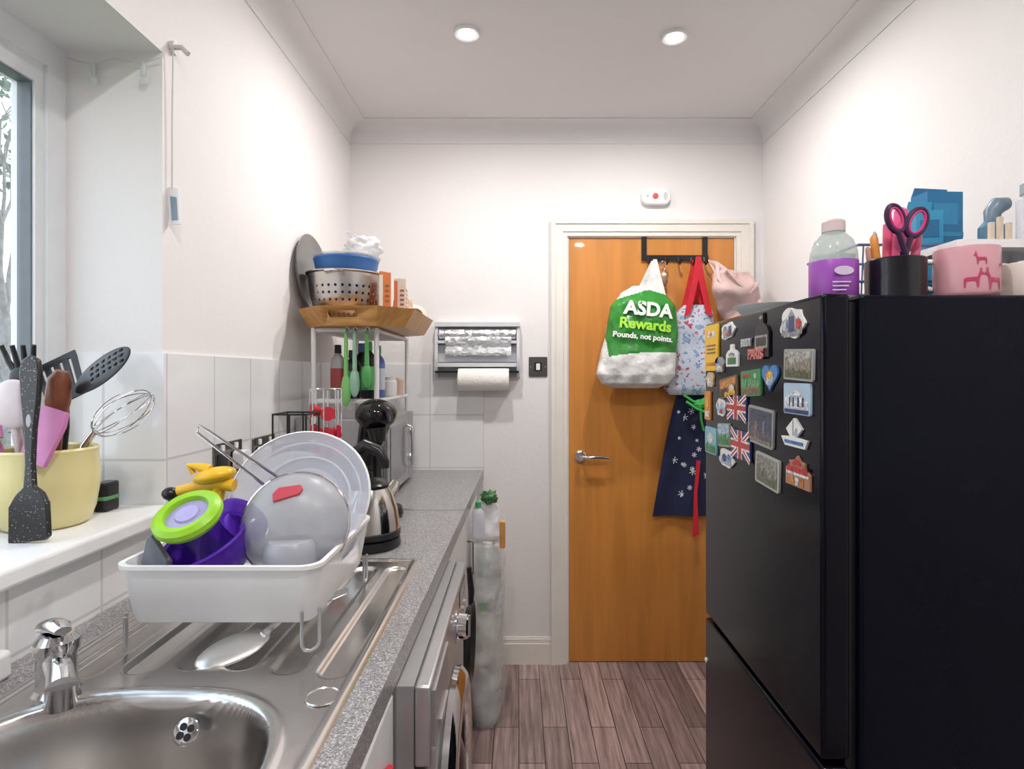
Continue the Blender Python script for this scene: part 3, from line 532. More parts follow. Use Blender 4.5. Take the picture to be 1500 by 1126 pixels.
MB().box(-.453,-.449,2.03,2.31,.955,1.155,M((.18,.18,.19),.15)).obj('door_window',d)
MB().tube([(-.452,2.335,1.14),(-.43,2.335,1.13),(-.43,2.335,.98),(-.452,2.335,.97)],.006,SILVER).obj('handle',d)
p=MB().box(-.47,-.452,2.362,2.47,.918,1.187,M((.30,.30,.31),.3)).obj('control_panel',mw,bevel=.003)
for z in (1.11,1.0): MB().lathe([(0,0),(.02,0),(.018,.014),(0,.015)],SILVER,FW(-.452,2.415,z),24).obj('knob',p)
for x in (-.75,-.49):
    for y in (2.03,2.44): MB().lathe([(0,0),(.012,0),(.012,.016),(0,.016)],BLACK,T(x,y,.9005),14).obj('foot',mw)
def octa(x0,x1,y0,y1,c): return [(x0+c,y0),(x1-c,y0),(x1,y0+c),(x1,y1-c),(x1-c,y1),(x0+c,y1),(x0,y1-c),(x0,y0+c)]
def ring(P,z): return [(x,y,z) for x,y in P]
b=MB(); TZ=1.504
b.rings([ring(octa(-.72,-.39,1.90,2.46,.08),TZ),ring(octa(-.752,-.355,1.865,2.495,.1),TZ+.062),ring(octa(-.742,-.365,1.875,2.485,.098),TZ+.062),ring(octa(-.712,-.398,1.908,2.452,.078),TZ+.010)],WOODT,cap=(True,True))
tr=b.obj('serving_tray',label='octagonal wooden serving tray on top of rack',category='tray',ang=20)
c=MB(); c.prism(rrect(-.575,0,.10,.022,.011),.08,WHITE,FC(0,1.93,TZ+.038)); cut(tr,c)
CX,CY=-.622,2.085
CM=colander_mat(); X=T(CX,CY,TZ+.012)
co=thing('colander',(CX,CY,TZ+.012),'perforated stainless steel colander on the tray','colander')
b=MB(); b.lathe([(.0,.004),(.055,.004),(.06,0),(.064,.006),(.062,.018),(.090,.035),(.115,.07),(.126,.11),(.130,.15),(.132,.178),(.140,.182),(.140,.186),(.130,.184),(.127,.15),(.122,.11),(.111,.073),(.087,.04),(.06,.024),(0,.022)],CM,X,64); b.obj('bowl',co,origin=(CX,CY,TZ+.012))
for s_ in (-1,1): MB().tube([(-.03,s_*.13,.172),(-.028,s_*.148,.176),(0,s_*.155,.178),(.028,s_*.148,.176),(.03,s_*.13,.172)],.004,CHROME,X).obj('handle',co)
b=MB(); X2=T(CX,CY,TZ+.040); b.lathe([(0,0),(.055,0),(.065,.01),(.090,.15),(.108,.178),(.113,.205),(.115,.207),(.113,.213),(.107,.210),(.100,.18),(.085,.15),(.06,.014),(0,.006)],mat('blue_plastic',(.05,.18,.50),.35,nz=(9,.05)),X2,48); b.obj('plastic_bowl',label='blue plastic bowl nested inside the colander',category='bowl')
b=MB(); X3=T(CX+.003,CY,TZ+.256); b.lathe([(0,.018),(.05,.017),(.10,.006),(.116,0),(.118,.004),(.10,.011),(.05,.022),(0,.023)],CLEAR,X3,40); b.lathe([(0,.022),(.012,.022),(.016,.034),(0,.037)],CLEAR,X3,20); b.obj('saucepan_lid',label='clear glass saucepan lid resting on blue bowl',category='lid')
FILM2=mat('bag_film',(.84,.85,.86),.2,alpha=.5,nz=(14,.08),bump=(20,.5))
b=MB(); b.ball((-.565,2.10,TZ+.303),(.062,.055,.036),FILM2,amp=.38,fq=2.2,seed=4,seg=64,nr=40); b.tube([(-.59,2.10,TZ+.32),(-.62,2.09,TZ+.352),(-.60,2.10,TZ+.345),(-.57,2.1,TZ+.33)],[.014,.010,.010,.014],FILM2,flat=.3); b.obj('plastic_bag',label='crumpled clear plastic bag on top of the bowls',category='bag',ang=80)
b=MB(); X=fr((-.766,2.13,TZ+.20),(.992,-.04,.10),(0,1,0)); b.lathe([(0,.004),(.11,.004),(.135,.006),(.148,.014),(.153,.014),(.140,.002),(.11,0),(0,0)],mat('dull_tin',(.35,.35,.35),.35,.9,nz=(6,.15)),X,56); b.obj('baking_tin',label='round grey baking tin leaning on the wall',category='baking tin')
def carton(x,y,rot,w,d,h,lab,c1,c2):
    X=T(x,y,TZ+.012)@Matrix.Rotation(rot,4,'Z'); b=MB(); b.box(-w/2,w/2,-d/2,d/2,0,h,M(c1),X); b.box(-w/2-.0006,w/2+.0006,-d/2-.0006,d/2+.0006,h*.12,h*.3,M(c2),X); b.box(-w/2-.0005,-w/2+.3*w,-d/2-.0005,d/2+.0005,h*.3,h*.95,M(c2),X)
    for k in range(4): b.box(w*.0,w*.35,-d/2-.001,-d/2,h*(.42+.1*k),h*(.46+.1*k),M((.3,.1,.05)),X)
    for k in range(5): b.box(w/2,w/2+.001,-d*.35,d*(.1+.04*k),h*(.4+.09*k),h*(.43+.09*k),M((.3,.15,.08)),X)
    b.prism([(-w/2,h),(w/2,h),(w/2-.004,h+.012),(-w/2+.006,h+.016)],.0015,M(c1),X@FC(0,d/2-.002,0))
    b.obj('food_carton',label=lab,category='carton',group='food cartons on the tray')
carton(-.462,1.985,.30,.038,.070,.172,'orange and white food carton beside the colander',(.70,.20,.05),(.74,.70,.62))
carton(-.418,2.05,.12,.040,.09,.160,'white and orange food carton standing upright',(.72,.66,.58),(.65,.20,.07))
b=MB(); b.ball((-.435,2.16,TZ+.075),(.035,.035,.062),mat('brown_paper',(.50,.33,.22),.8,nz=(9,.2),bump=(30,.8)),amp=.3,fq=3,seed=2,seg=40,nr=24); b.obj('paper_bag',label='crumpled brown paper bag beside the cartons',category='paper bag',ang=70)
b=MB(); X=fr((-.412,2.29,TZ+.064),(.25,-.85,.45),(1,0,0)); b.lathe([(.032,-.022),(.046,-.022),(.047,.022),(.032,.022),(.032,-.022)],mat('tape_brown',(.28,.17,.08),.3,nz=(20,.1)),X,36); b.lathe([(.029,-.023),(.032,-.023),(.032,.023),(.029,.023),(.029,-.023)],M((.55,.42,.28)),X,36); b.obj('tape_roll',label='roll of brown parcel tape on the tray',category='tape')
def bottle(x,y,z,r,h,body,cap,lab,nm='bottle',band=None):
    t=thing(nm,(x,y,z),lab,'bottle'); X=T(x,y,z)
    MB().lathe([(0,0),(r*.92,0),(r,h*.03),(r,h*.66),(r*.85,h*.74),(r*.4,h*.82),(r*.4,h*.86),(0,h*.86)],body,X,28).obj('bottle_body',t)
    MB().lathe([(0,h*.84),(r*.48,h*.84),(r*.45,h),(0,h)],cap,X,24).obj('cap',t)
    if band: MB().lathe([(r*1.01,h*.15),(r*1.02,h*.16),(r*1.02,h*.55),(r*1.01,h*.56)],band,X,28).obj('wrap_label',t)
GC=M((.08,.45,.10),.35)
bottle(-.527,2.03,1.259,.026,.20,BLACK,GC,'black bottle with green cap on wire shelf','bottle',M((.12,.4,.16)))
bottle(-.590,2.05,1.259,.030,.17,BLACK,BLACK,'black bottle with green label on wire shelf','bottle',M((.06,.35,.1)))
bottle(-.648,2.07,1.259,.026,.19,M((.5,.5,.5)),BLACK,'grey bottle with black cap on wire shelf','bottle',M((.5,.1,.1)))
bottle(-.52,2.13,1.259,.026,.19,M((.1,.15,.4)),GC,'dark blue bottle with green cap','bottle',M((.5,.55,.6)))
bottle(-.585,2.15,1.259,.028,.20,BLACK,M((.15,.2,.5)),'dark bottle with blue cap on wire shelf','bottle',M((.15,.15,.18)))
b=MB(); X=T(-.515,2.28,1.259); b.lathe([(0,0),(.03,0),(.034,.01),(.034,.055),(.028,.062),(.03,.075),(0,.078)],WHITE,X,28); b.obj('lidded_jar',label='small white lidded jar on wire shelf',category='jar')
b=MB(); X=T(-.50,2.39,1.259); b.lathe([(0,0),(.022,0),(.022,.06),(.012,.07),(0,.071)],M((.7,.5,.4)),X,20); b.obj('spice_pot',label='small beige spice pot on wire shelf',category='spice pot')
LGR=M((.25,.62,.20),.4)
for i,(x,c,l,lab) in enumerate(((-.582,LGR,.25,'light green washing-up brush hung from rack'),(-.553,M((.35,.6,.45)),.22,'pale green brush hung from rack'),(-.512,M((.10,.42,.12),.4),.19,'dark green peg brush hung from rack'))):
    b=MB(); y=1.945; b.tube([(x,y,1.49),(x,y,1.49-l*.6)],[.006,.008],c,seg=10); b.ball((x,y,1.49-l*.8),(.017,.012,l*.22),c); b.tube([(x+.007*math.cos(a),y+.012,1.497+.007*math.sin(a)) for a in [2*pi*k/12 for k in range(12)]],.002,CHROME,closed=True); b.tube([(x,1.945,1.492),(x,1.962,1.500)],.002,CHROME); b.obj('cleaning_brush',label=lab,category='brush',group='brushes hanging from the rack')
cm=thing('coffee_machine',(-.425,1.80,.9),'black rounded pod coffee machine on the worktop','coffee machine')
b=MB(); b.lathe([(0,0),(.07,0),(.075,.01),(.07,.03),(0,.032)],BLACK,T(-.435,1.80,.9015),36); b.obj('drip_base',cm)
b=MB(); b.tube([(-.460,1.83,.925),(-.480,1.85,1.02),(-.475,1.84,1.12),(-.45,1.82,1.2)],[.05,.042,.040,.05],DARK,seg=24); b.obj('column',cm)
b=MB(); b.ball((-.442,1.79,1.22),(.064,.07,.048),DARK,seg=36,nr=20); b.tube([(-.43,1.75,1.18),(-.425,1.745,1.14)],[.03,.022],BLACK,seg=20); b.obj('head',cm)
MB().tube([(-.415,1.745,1.245),(-.392,1.73,1.235),(-.382,1.72,1.205)],[.012,.011,.009],BLACK,seg=12).obj('lever',cm)
cs=thing('capsule_stand',(-.575,1.72,.9),'chrome wire capsule stand holding red capsules','stand')
b=MB(); b.lathe([(0,0),(.06,0),(.06,.006),(0,.008)],CHROME,T(-.575,1.72,.9005),32)
for i in range(8):
    a=2*pi*i/8+.2; x,y=-.575+.045*math.cos(a),1.72+.045*math.sin(a); b.tube([(x,y,.905),(x,y,1.30)],.0024,CHROME,seg=6)
for z in (1.02,1.15,1.30): b.tube([(-.575+.045*math.cos(a),1.72+.045*math.sin(a),z) for a in [2*pi*k/24 for k in range(24)]],.0024,CHROME,closed=True,seg=6)
b.obj('wire_frame',cs)
RC=M((.55,.02,.04),.3)
for i,(a,z) in enumerate(((-1.2,1.165),(-.2,1.17),(-2.2,1.175),(-1.1,1.225),(-.4,1.115),(-1.7,1.115),(-2.4,1.235))):
    X=fr((-.575+.018*math.cos(a),1.72+.018*math.sin(a),z),(math.cos(a),math.sin(a),.15),(0,0,1)); b=MB(); b.lathe([(0,.0),(.012,.0),(.018,.020),(.021,.021),(.021,.024),(0,.024)],RC,X,20); b.obj('coffee_capsule',label='red coffee capsule in chrome stand',category='capsule',group='red coffee capsules')
b=MB(); x0,x1,y0,y1=-.665,-.575,1.56,1.66
for z in (.905,1.05,1.145,1.235): b.tube([(x0,y0,z),(x1,y0,z),(x1,y1,z),(x0,y1,z)],.0028,BLACK,closed=True,seg=6)
for (x,y) in ((x0,y0),(x1,y0),(x1,y1),(x0,y1),((x0+x1)/2,y0),((x0+x1)/2,y1)): b.tube([(x,y,.903),(x,y,1.237)],.0025,BLACK,seg=6)
b.obj('wire_basket',label='tall black wire basket against the tiles',category='basket')
# ------------------------------------------------------------------ kettle
kt=thing('kettle',(-.392,1.50,.9),'steel and black electric kettle on its base','kettle'); X=T(-.392,1.50,.901)
MB().lathe([(0,0),(.083,0),(.085,.006),(.082,.022),(.06,.026),(0,.026)],BLACK,X,40).obj('power_base',kt)
MB().lathe([(0,.027),(.076,.027),(.082,.035),(.081,.06),(.074,.10),(.062,.135),(.053,.150),(.051,.155),(0,.155)],mat('kettle_steel',(.62,.60,.57),.12,1,nz=(6,.1)),X,48).obj('kettle_body',kt)
MB().lathe([(.0815,.027),(.084,.03),(.084,.042),(.0815,.045)],BLACK,X,48).obj('bottom_band',kt)
MB().lathe([(.053,.150),(.054,.158),(.045,.168),(.02,.174),(.012,.176),(.012,.188),(0,.192)],BLACK,X,36).obj('lid',kt)
MB().tube([(-.052,.02,.14),(-.058,.015,.19),(-.042,.01,.235),(-.005,0,.258),(.03,-.005,.245),(.046,-.01,.215),(.048,-.012,.2)],[.013,.014,.016,.017,.015,.013,.010],BLACK,X,16).obj('handle',kt)
MB().tube([(.035,.045,.115),(.05,.065,.135),(.056,.075,.15)],[.022,.017,.012],mat('spout_steel',(.62,.6,.57),.15,1,nz=(6,.1)),X,16).obj('spout',kt)
# ------------------------------------------------------------------ dish rack
RX0,RX1,RY0,RY1=-.640,-.312,.90,1.24
dr=thing('dish_rack',(-.476,1.07,.9),'white plastic dish rack with wire legs on drainer','dish rack')
RP=mat('rack_plastic',(.82,.82,.82),.35,nz=(9,.02))
def rr(ins,z,r): return [(x,y,z) for x,y in rrect((RX0+RX1)/2,(RY0+RY1)/2,RX1-RX0-2*ins,RY1-RY0-2*ins,r,6)]
b=MB(); b.rings([rr(.022,.948,.02),rr(.018,.951,.025),rr(.004,1.036,.03),rr(0,1.038,.032),rr(0,1.044,.032),rr(.008,1.044,.028),rr(.010,1.036,.027),rr(.024,.956,.02)],RP)
ty=b.obj('rack_tray',dr,ang=50)
c=MB(); c.prism(rrect(0,0,.10,.026,.012),.06,WHITE,FW(RX1-.03,1.10,1.012)); cut(ty,c)
LGW=SILVER
def leg(p,q,z0=.958,z1=.9045):
    P=Vector(p);Q=Vector(q); d_=(Q-P); b=MB(); pts=[P+Vector((0,0,z0)),P+Vector((0,0,z1+.012)),P+d_*.15+Vector((0,0,z1+.004)),P+d_*.5+Vector((0,0,z1)),P+d_*.85+Vector((0,0,z1+.004)),Q+Vector((0,0,z1+.012)),Q+Vector((0,0,z0))]; b.tube(pts,.0028,LGW); b.obj('leg',dr,'bent steel wire leg')
leg((-.342,RY0+.010,0),(-.320,RY0+.026,0),.97); leg((-.622,RY0+.012,0),(-.632,RY0+.03,0),.96); leg((-.325,RY1-.03,0),(-.325,RY1-.006,0),.96); leg((-.628,RY1-.03,0),(-.628,RY1-.006,0),.96)
b=MB(); X=fr((-.428,1.135,1.106),(.12,-.82,.42)); b.lathe([(0,-.055),(.065,-.055),(.072,-.05),(.105,-.025),(.122,-.005),(.130,.0),(.133,.003),(.130,.006),(.121,0),(.100,-.02),(.07,-.045),(0,-.049)],FROST,X,56); b.lathe([(.085,-.036),(.088,-.031),(.092,-.032)],WHITE,X,56); b.lathe([(.129,.001),(.134,.003),(.130,.007)],WHITE,X,56); b.lathe([(.110,-.012),(.112,-.009),(.114,-.010)],WHITE,X,56); b.obj('mixing_bowl',label='large translucent plastic bowl drying in rack',category='bowl')
b=MB(); X=fr((-.470,1.200,1.075),(.05,-.90,.35)); b.lathe([(0,-.012),(.06,-.012),(.085,-.004),(.108,.004),(.110,.008),(.084,.001),(.058,-.007),(0,-.008)],mat('plate_grey',(.60,.63,.66),.15,nz=(9,.03)),X,56); b.obj('dinner_plate',label='pale dinner plate standing behind the bowl',category='plate')
sv=thing('sieve',(-.395,1.02,.98),'large domed sieve with steel rim leaning in rack','sieve')
X=fr((-.398,1.030,1.076),(.10,-.88,.30)); r=.092
MESHM=mat('sheer_mesh',(.36,.365,.38),.35,0.,alpha=.72,nz=(14,.08))
MB().lathe([(r,0),(r*.97,.010),(r*.88,.024),(r*.72,.038),(r*.45,.049),(r*.2,.054),(0,.055)],MESHM,X,56).obj('mesh_bowl',sv,ang=80)
b=MB(); b.tube([(r*math.cos(a),r*math.sin(a),0) for a in [2*pi*k/48 for k in range(48)]],.0032,CHROME,X,closed=True); b.obj('rim',sv)
b=MB(); p0=X@Vector((-.062,.068,0)); p1=X@Vector((-.040,.083,0)); e=Vector((-.585,1.05,1.238)); e2=Vector((-.562,1.05,1.240))
b.tube([p0,p0.lerp(e,.5),e,e.lerp(e2,.5)+Vector((-.008,0,.012)),e2,p1.lerp(e2,.5),p1],.0028,CHROME); b.obj('wire_handle',sv)
b=MB(); q=X@Vector((-.008,.050,.045)); b.prism([(-.026,-.010),(.018,-.012),(.026,-.004),(.024,.006),(-.012,.014),(-.024,.006)],.005,M((.55,.06,.09),.4),fr(q,(.08,-.80,.60),(.97,0,.2))@Matrix.Rotation(.25,4,'Z')); b.obj('silicone_tab',label='red silicone tab resting on the sieve',category='tab',bevel=.002)
PU=mat('purple_plastic',(.10,.025,.42),.2,nz=(7,.15)); LV=M((.40,.36,.64),.3); LM=M((.30,.62,.02),.35)
b=MB(); X=fr((-.538,.997,1.045),(-.25,-.35,.85)); b.lathe([(0,-.062),(.03,-.06),(.052,-.045),(.066,-.018),(.072,.014),(.076,.016),(.074,.020),(.068,.016),(.061,-.016),(.047,-.04),(0,-.055)],PU,X,44); b.obj('plastic_bowl',label='glossy purple plastic bowl in the dish rack',category='bowl')
b=MB(); X=fr((-.500,1.045,1.080),(.7,-.2,.75)); b.lathe([(0,-.02),(.03,-.018),(.046,0),(.049,.004),(.045,.003),(.028,-.012),(0,-.014)],PU,X,36); b.obj('plastic_bowl',label='small purple bowl tilted beside the sieve',category='bowl')
gl=MB(); X=fr((-.553,.965,1.108),(-.08,-.55,.84)); gl.lathe([(.034,.004),(.036,.010),(.046,.012),(.054,.006),(.055,-.003),(.050,-.012),(.034,-.010),(.034,.004)],LM,X,48); g=gl.obj('snack_pot_lid',label='lime green ring lid lying on the purple bowl',category='lid')
MB().lathe([(0,.006),(.018,.006),(.020,.002),(.034,.001),(.0345,-.002),(0,-.002)],LV,X,40).obj('lid_centre',g,'pale lavender centre')
b=MB(); YM=mat('yellow_plastic',(.85,.50,.02),.3,nz=(8,.08)); X=T(-.567,1.06,1.128); b.ball((.015,0,.028),(.038,.03,.015),YM,Matrix(X)@Matrix.Rotation(-.2,4,'Y')); b.tube([(-.058,0,.002),(-.02,0,.010),(.02,0,.016),(.045,0,.012)],[.009,.012,.013,.012],YM,X,14); b.tube([(-.030,0,.034),(-.037,0,.048),(-.02,0,.046),(0,0,.04)],[.005,.007,.008,.01],YM,X,10); b.tube([(.02,0,.02),(.005,.005,-.04),(.0,.01,-.165)],[.012,.012,.01],YM,X,12); b.obj('citrus_squeezer',label='yellow plastic citrus squeezer in the rack',category='squeezer')
b=MB(); b.ball((-.640,1.06,1.125),(.014,.014,.012),BLACK); b.tube([(-.640,1.06,1.12),(-.618,1.08,1.04),(-.60,1.1,.962)],.006,BLACK); b.obj('bottle_brush',label='black bottle brush standing in the rack',category='brush')
b=MB(); GP=M((.17,.18,.21),.35); b.prism([(-.036,-.050),(.030,-.050),(.024,.012),(-.018,.052),(-.026,.050)],.012,GP,fr((-.592,.955,1.025),(-.25,-.9,.2))); b.obj('dough_scraper',label='grey plastic scraper standing in the rack',category='scraper',bevel=.003)
b=MB(); CG=mat('grey_cup',(.36,.37,.41),.3,nz=(9,.05)); b.lathe([(.045,0),(.047,.004),(.042,.085),(.040,.098),(.034,.106),(0,.106)],CG,T(-.385,.974,.9585),40); b.obj('measuring_cup',label='grey plastic cup upside down in rack',category='cup')
b=MB(); X=fr((-.447,.905,.914),(.05,-.35,.93),(.75,.6,.2))
b.ball((0,0,0),(.055,.030,.007),mat('spoon_steel',(.78,.77,.75),.25,.9,nz=(9,.05)),X); b.tube([(.045,0,.002),(.08,.01,.006),(.2,.03,-.012)],[.008,.005,.006],CHROME,X); b.obj('serving_spoon',label='steel serving spoon lying under the dish rack',category='spoon')
# ------------------------------------------------------------------ window sill pot + utensils
PX,PY,PZ=-.900,1.10,1.0585
b=MB(); YP=mat('cream_yellow_glaze',(.76,.67,.33),.22,nz=(6,.06)); b.lathe([(0,0),(.062,0),(.070,.006),(.078,.03),(.084,.07),(.085,.10),(.082,.135),(.084,.143),(.081,.147),(.076,.143),(.076,.10),(.07,.03),(0,.012)],YP,T(PX,PY,PZ),48); b.obj('utensil_pot',label='pale yellow ceramic utensil pot on the sill',category='pot')
BP=mat('nylon_black',(.015,.015,.017),.35,nz=(20,.2))
def ut(name,b,lab,cat): return b.obj(name,label=lab,category=cat,group='kitchen utensils in the pot',ang=50)
b=MB(); X=fr((-.775,1.075,1.352),(-.35,-.85,.45),(.85,0,.5)); b.ball((0,0,0),(.066,.036,.005),BP,X,seg=36,nr=16); b.tube([(-.052,0,0),(-.085,-.006,-.008)],[.010,.006],BP,X)
e0=X@Vector((-.083,-.006,-.008)); b.tube([e0,e0.lerp(Vector((-.868,1.11,1.20)),.6),(-.868,1.112,1.20),(-.90,1.13,1.08)],[.006,.0065,.0065,.007],BP,seg=10)
ob=ut('slotted_spoon',b,'black nylon slotted spoon leaning in the pot','spoon')
c=MB()
for i in range(-2,4):
    for j in (-1,0,1): c.prism(ell(.008+i*.0135,j*.014,.0036,.0036,10),.04,BP,X,-.02)
cut(ob,c)
b=MB(); X=fr((-.825,1.13,1.235),(.72,-.05,.45),(0,1,0))
for k in range(5):
    a=pi*k/5; b.tube([(.0+.034*math.sin(t)*math.cos(a)*(1-.15*math.cos(t)),.034*math.sin(t)*math.sin(a),.062-.068*math.cos(t)) for t in [.15+(2*pi-.3)*q/28 for q in range(29)]],.0009,CHROME,X,seg=5)
e0=X@Vector((0,0,-.005)); b.tube([e0,(-.850,1.13,1.205),(-.875,1.13,1.09)],[.006,.007,.007],CHROME); ut('whisk',b,'steel balloon whisk leaning from the pot','whisk')
WS=mat('dark_wood',(.22,.07,.035),.4,nz=(14,.3),stretch=(4,4,1)); b=MB(); b.tube([(-.838,1.06,1.350),(-.843,1.06,1.335),(-.850,1.065,1.295),(-.868,1.08,1.24),(-.89,1.10,1.09)],[.010,.018,.020,.013,.008],WS,seg=16); ut('wooden_spoon',b,'dark brown wooden spoon in the pot','spoon')
b=MB(); PK=M((.58,.20,.42),.4); b.prism([(-.03,-.05),(.022,-.055),(.034,.02),(.03,.045),(-.018,.05),(-.032,.02)],.008,PK,fr((-.850,1.040,1.235),(-.1,-.95,.2))@Matrix.Rotation(-.2,4,'Z')); b.tube([(-.856,1.045,1.195),(-.880,1.068,1.085)],.006,PK); ut('spatula',b,'pink silicone spatula in the pot','spatula')
b=MB(); b.prism([(-.02,-.03),(.02,-.03),(.026,.03),(-.026,.03)],.008,PK,fr((-.965,1.05,1.25),(.1,-.95,.2))@Matrix.Rotation(.4,4,'Z')); b.tube([(-.955,1.055,1.222),(-.93,1.09,1.085)],.006,PK); ut('spatula',b,'second pink silicone spatula in the pot','spatula')
b=MB(); b.ball((-.915,1.045,1.29),(.040,.014,.045),M((.68,.58,.60),.35)); b.tube([(-.915,1.05,1.25),(-.91,1.08,1.085)],[.008,.006],M((.68,.58,.60),.35)); ut('serving_spoon',b,'pale pink serving spoon in the pot','spoon')
b=MB(); X=fr((-.905,1.14,1.330),(0,-.95,.25))@Matrix.Rotation(.5,4,'Z')
for k in range(5): b.prism([(-.034+.016*k,-.033),(-.024+.016*k,-.033),(-.026+.018*k,.036),(-.037+.018*k,.036)],.004,BP,X)
b.box(-.038,.046,.036,.048,0,.004,BP,X); b.box(-.036,.042,-.047,-.033,0,.004,BP,X); e0=X@Vector((0,-.042,.002)); b.tube([e0,(-.893,1.14,1.24),(-.905,1.135,1.085)],.0055,BP); ut('slotted_turner',b,'black slotted turner in the pot','turner')
b=MB()
for k in range(4): b.tube([(-.975+.006*k,1.12,1.345),(-.99+.016*k,1.12,1.37),(-.995+.021*k,1.11,1.40)],[.006,.005,.004],BP)
b.ball((-.966,1.12,1.34),(.022,.010,.02),BP); b.tube([(-.965,1.12,1.33),(-.94,1.12,1.09)],.006,BP); ut('pasta_fork',b,'black pronged pasta server in the pot','pasta server')
b=MB(); b.tube([(-.975,1.06,1.24),(-.95,1.08,1.09)],[.008,.006],M((.55,.35,.18))); b.ball((-.978,1.057,1.255),(.016,.008,.03),M((.55,.35,.18))); ut('wooden_spoon',b,'light wooden spoon in the pot','spoon')
b=MB(); X=fr((-.829,.985,1.06),(-.05,-.99,.12))@Matrix.Rotation(.10,4,'Z')
P=[(-.036,.0),(-.030,-.001),(.028,0),(.036,.006),(.033,.062),(.024,.080),(.010,.092),(.0075,.13),(.010,.19),(.016,.24),(.019,.29),(.016,.312),(.0,.322),(-.016,.312),(-.019,.29),(-.016,.24),(-.010,.19),(-.0075,.13),(-.010,.092),(-.024,.080),(-.036,.06)]
b.prism(P,.010,SPECKB,X); b.prism(ell(0,.205,.006,.013,20),.0108,M((.40,.40,.40)),X,-.0004); b.obj('silicone_spatula',label='speckled black spatula leaning against the pot',category='spatula',bevel=.003)
b=MB(); b.prism(rrect(0,0,.03,.045,.008),.060,BLACK,T(-.868,1.215,1.0585)); b.prism(rrect(0,0,.031,.046,.008),.012,M((.1,.3,.1)),T(-.868,1.215,1.080)); b.obj('scrub_block',label='black and green scrubbing block behind the pot',category='scrubber',bevel=.004)
CORD=M((.60,.59,.57),.5)
b=MB(); b.tube([(-.775,1.295,2.07),(-.778,1.296,1.9),(-.778,1.296,1.762)],.0018,CORD,seg=6); cp=b.obj('cord_pull',label='white hanging cord with plastic safety tag',category='cord')
b=MB(); b.prism([(-.012,0),(.014,-.004),(.018,-.084),(-.006,-.086)],.004,WHITE,FC(-.778,1.30,1.765)); b.prism([(-.004,-.022),(.010,-.024),(.013,-.075),(.0,-.076)],.001,M((.25,.33,.42)),FC(-.778,1.2958,1.765)); b.obj('cord_tag',cp,'clear white plastic tag')
b=MB(); b.tube([(-.787,1.30,2.08),(-.765,1.31,2.085),(-.75,1.31,2.07)],.006,M((.62,.58,.55)),seg=8); b.prism(ell(0,0,.012,.016,16),.01,M((.66,.62,.6)),FW(-.787,1.31,2.083)); b.obj('cord_hook',label='small plastic cord hook on the wall',category='hook')
b=MB(); pts=[(-.985+.2*i/12,1.262,2.035-.012*math.sin(pi*((i*2/12)%1))) for i in range(13)]; b.tube(pts,.0012,M((.6,.6,.58)),seg=5)
for x in (-.93,-.82): b.ball((x,1.262,2.01),(.006,.004,.016),CLEAR); b.ball((x,1.262,1.985),(.010,.004,.010),CLEAR)
b.obj('hanging_string',label='thin string with clear droplets above the window',category='string')
# ------------------------------------------------------------------ bottles in clear bags by the cabinet end
HD=mat('milky_plastic',(.72,.72,.66),.3,alpha=.8,nz=(9,.1)); CLB=mat('clear_bottle',(.66,.70,.68),.1,alpha=.55,nz=(14,.15),bump=(30,.4))
for i,(x,y,z,rx,ry,body,cap,lab) in enumerate((
    (-.120,2.36,.004,0,0,HD,(.75,.75,.74),'milky plastic bottle with white cap near the floor'),
    (-.125,2.235,.004,.06,-.05,CLB,(.62,.62,.60),'clear plastic bottle standing on the floor'),
    (-.118,2.34,.235,-.05,.08,CLB,(.08,.25,.45),'clear plastic bottle with blue cap in bag'),
    (-.128,2.22,.245,.0,-.06,HD,(.12,.40,.15),'milky plastic bottle with green cap in bag'),
    (-.115,2.33,.47,.08,.0,HD,(.55,.08,.08),'milky plastic bottle with red cap in bag'),
    (-.130,2.21,.485,-.05,.05,CLB,(.72,.72,.70),'clear plastic bottle with white cap in bag'))):
    X=T(x,y,z)@Matrix.Rotation(rx,4,'X')@Matrix.Rotation(ry,4,'Y'); t=thing('plastic_bottle',(x,y,z),lab,'bottle',group='empty plastic bottles beside the cabinets'); r=.046; h=.215
    MB().lathe([(0,.004),(r*.8,0),(r*.98,.008),(r,.03),(r*.93,.045),(r,.06),(r,.12),(r*.93,.132),(r*.98,.145),(r*.80,.172),(r*.42,.192),(r*.36,.20),(0,.20)],body,X,32).obj('bottle_body',t,ang=60)
    MB().lathe([(0,.196),(r*.44,.196),(r*.42,h),(0,h)],M(cap,.35),X,22).obj('cap',t)
t=thing('storage_bag',(-.12,2.28,.70),'translucent plastic carrier bag hung at the worktop end','bag')
b=MB(); bag(b,[(.865,-.145,-.10,.012),(.82,-.175,-.075,.035),(.76,-.188,-.058,.055),(.71,-.185,-.062,.05),(.695,-.17,-.08,.03)],2.27,lambda c:FILM2,.025,26,50,50); b.obj('bag_body',t,ang=80)
b=MB(); bag(b,[(.69,-.185,-.068,.09),(.60,-.192,-.052,.115),(.40,-.190,-.056,.12),(.20,-.190,-.054,.12),(.06,-.186,-.060,.115),(.003,-.175,-.075,.10)],2.285,lambda c:FILM,.018,16,70,70); b.obj('refuse_sack',label='clear plastic sack full of empty bottles',category='sack',ang=80)
bottle(-.152,2.17,.735,.024,.13,FROST,M((.05,.4,.12)),'clear bottle with green cap among plastic bags','bottle')
b=MB(); b.prism(rrect(0,0,.022,.10,.004),.03,M((.65,.30,.10)),FC(-.062,2.20,.74)); b.obj('snack_packet',label='orange snack packet tucked between plastic bags',category='packet',bevel=.003)
b=MB(); b.ball((-.115,2.235,.868),(.030,.022,.024),M((.08,.22,.08),.4),amp=.6,fq=3); b.obj('green_packet',label='crumpled green packet on top of bags',category='packet',ang=60)
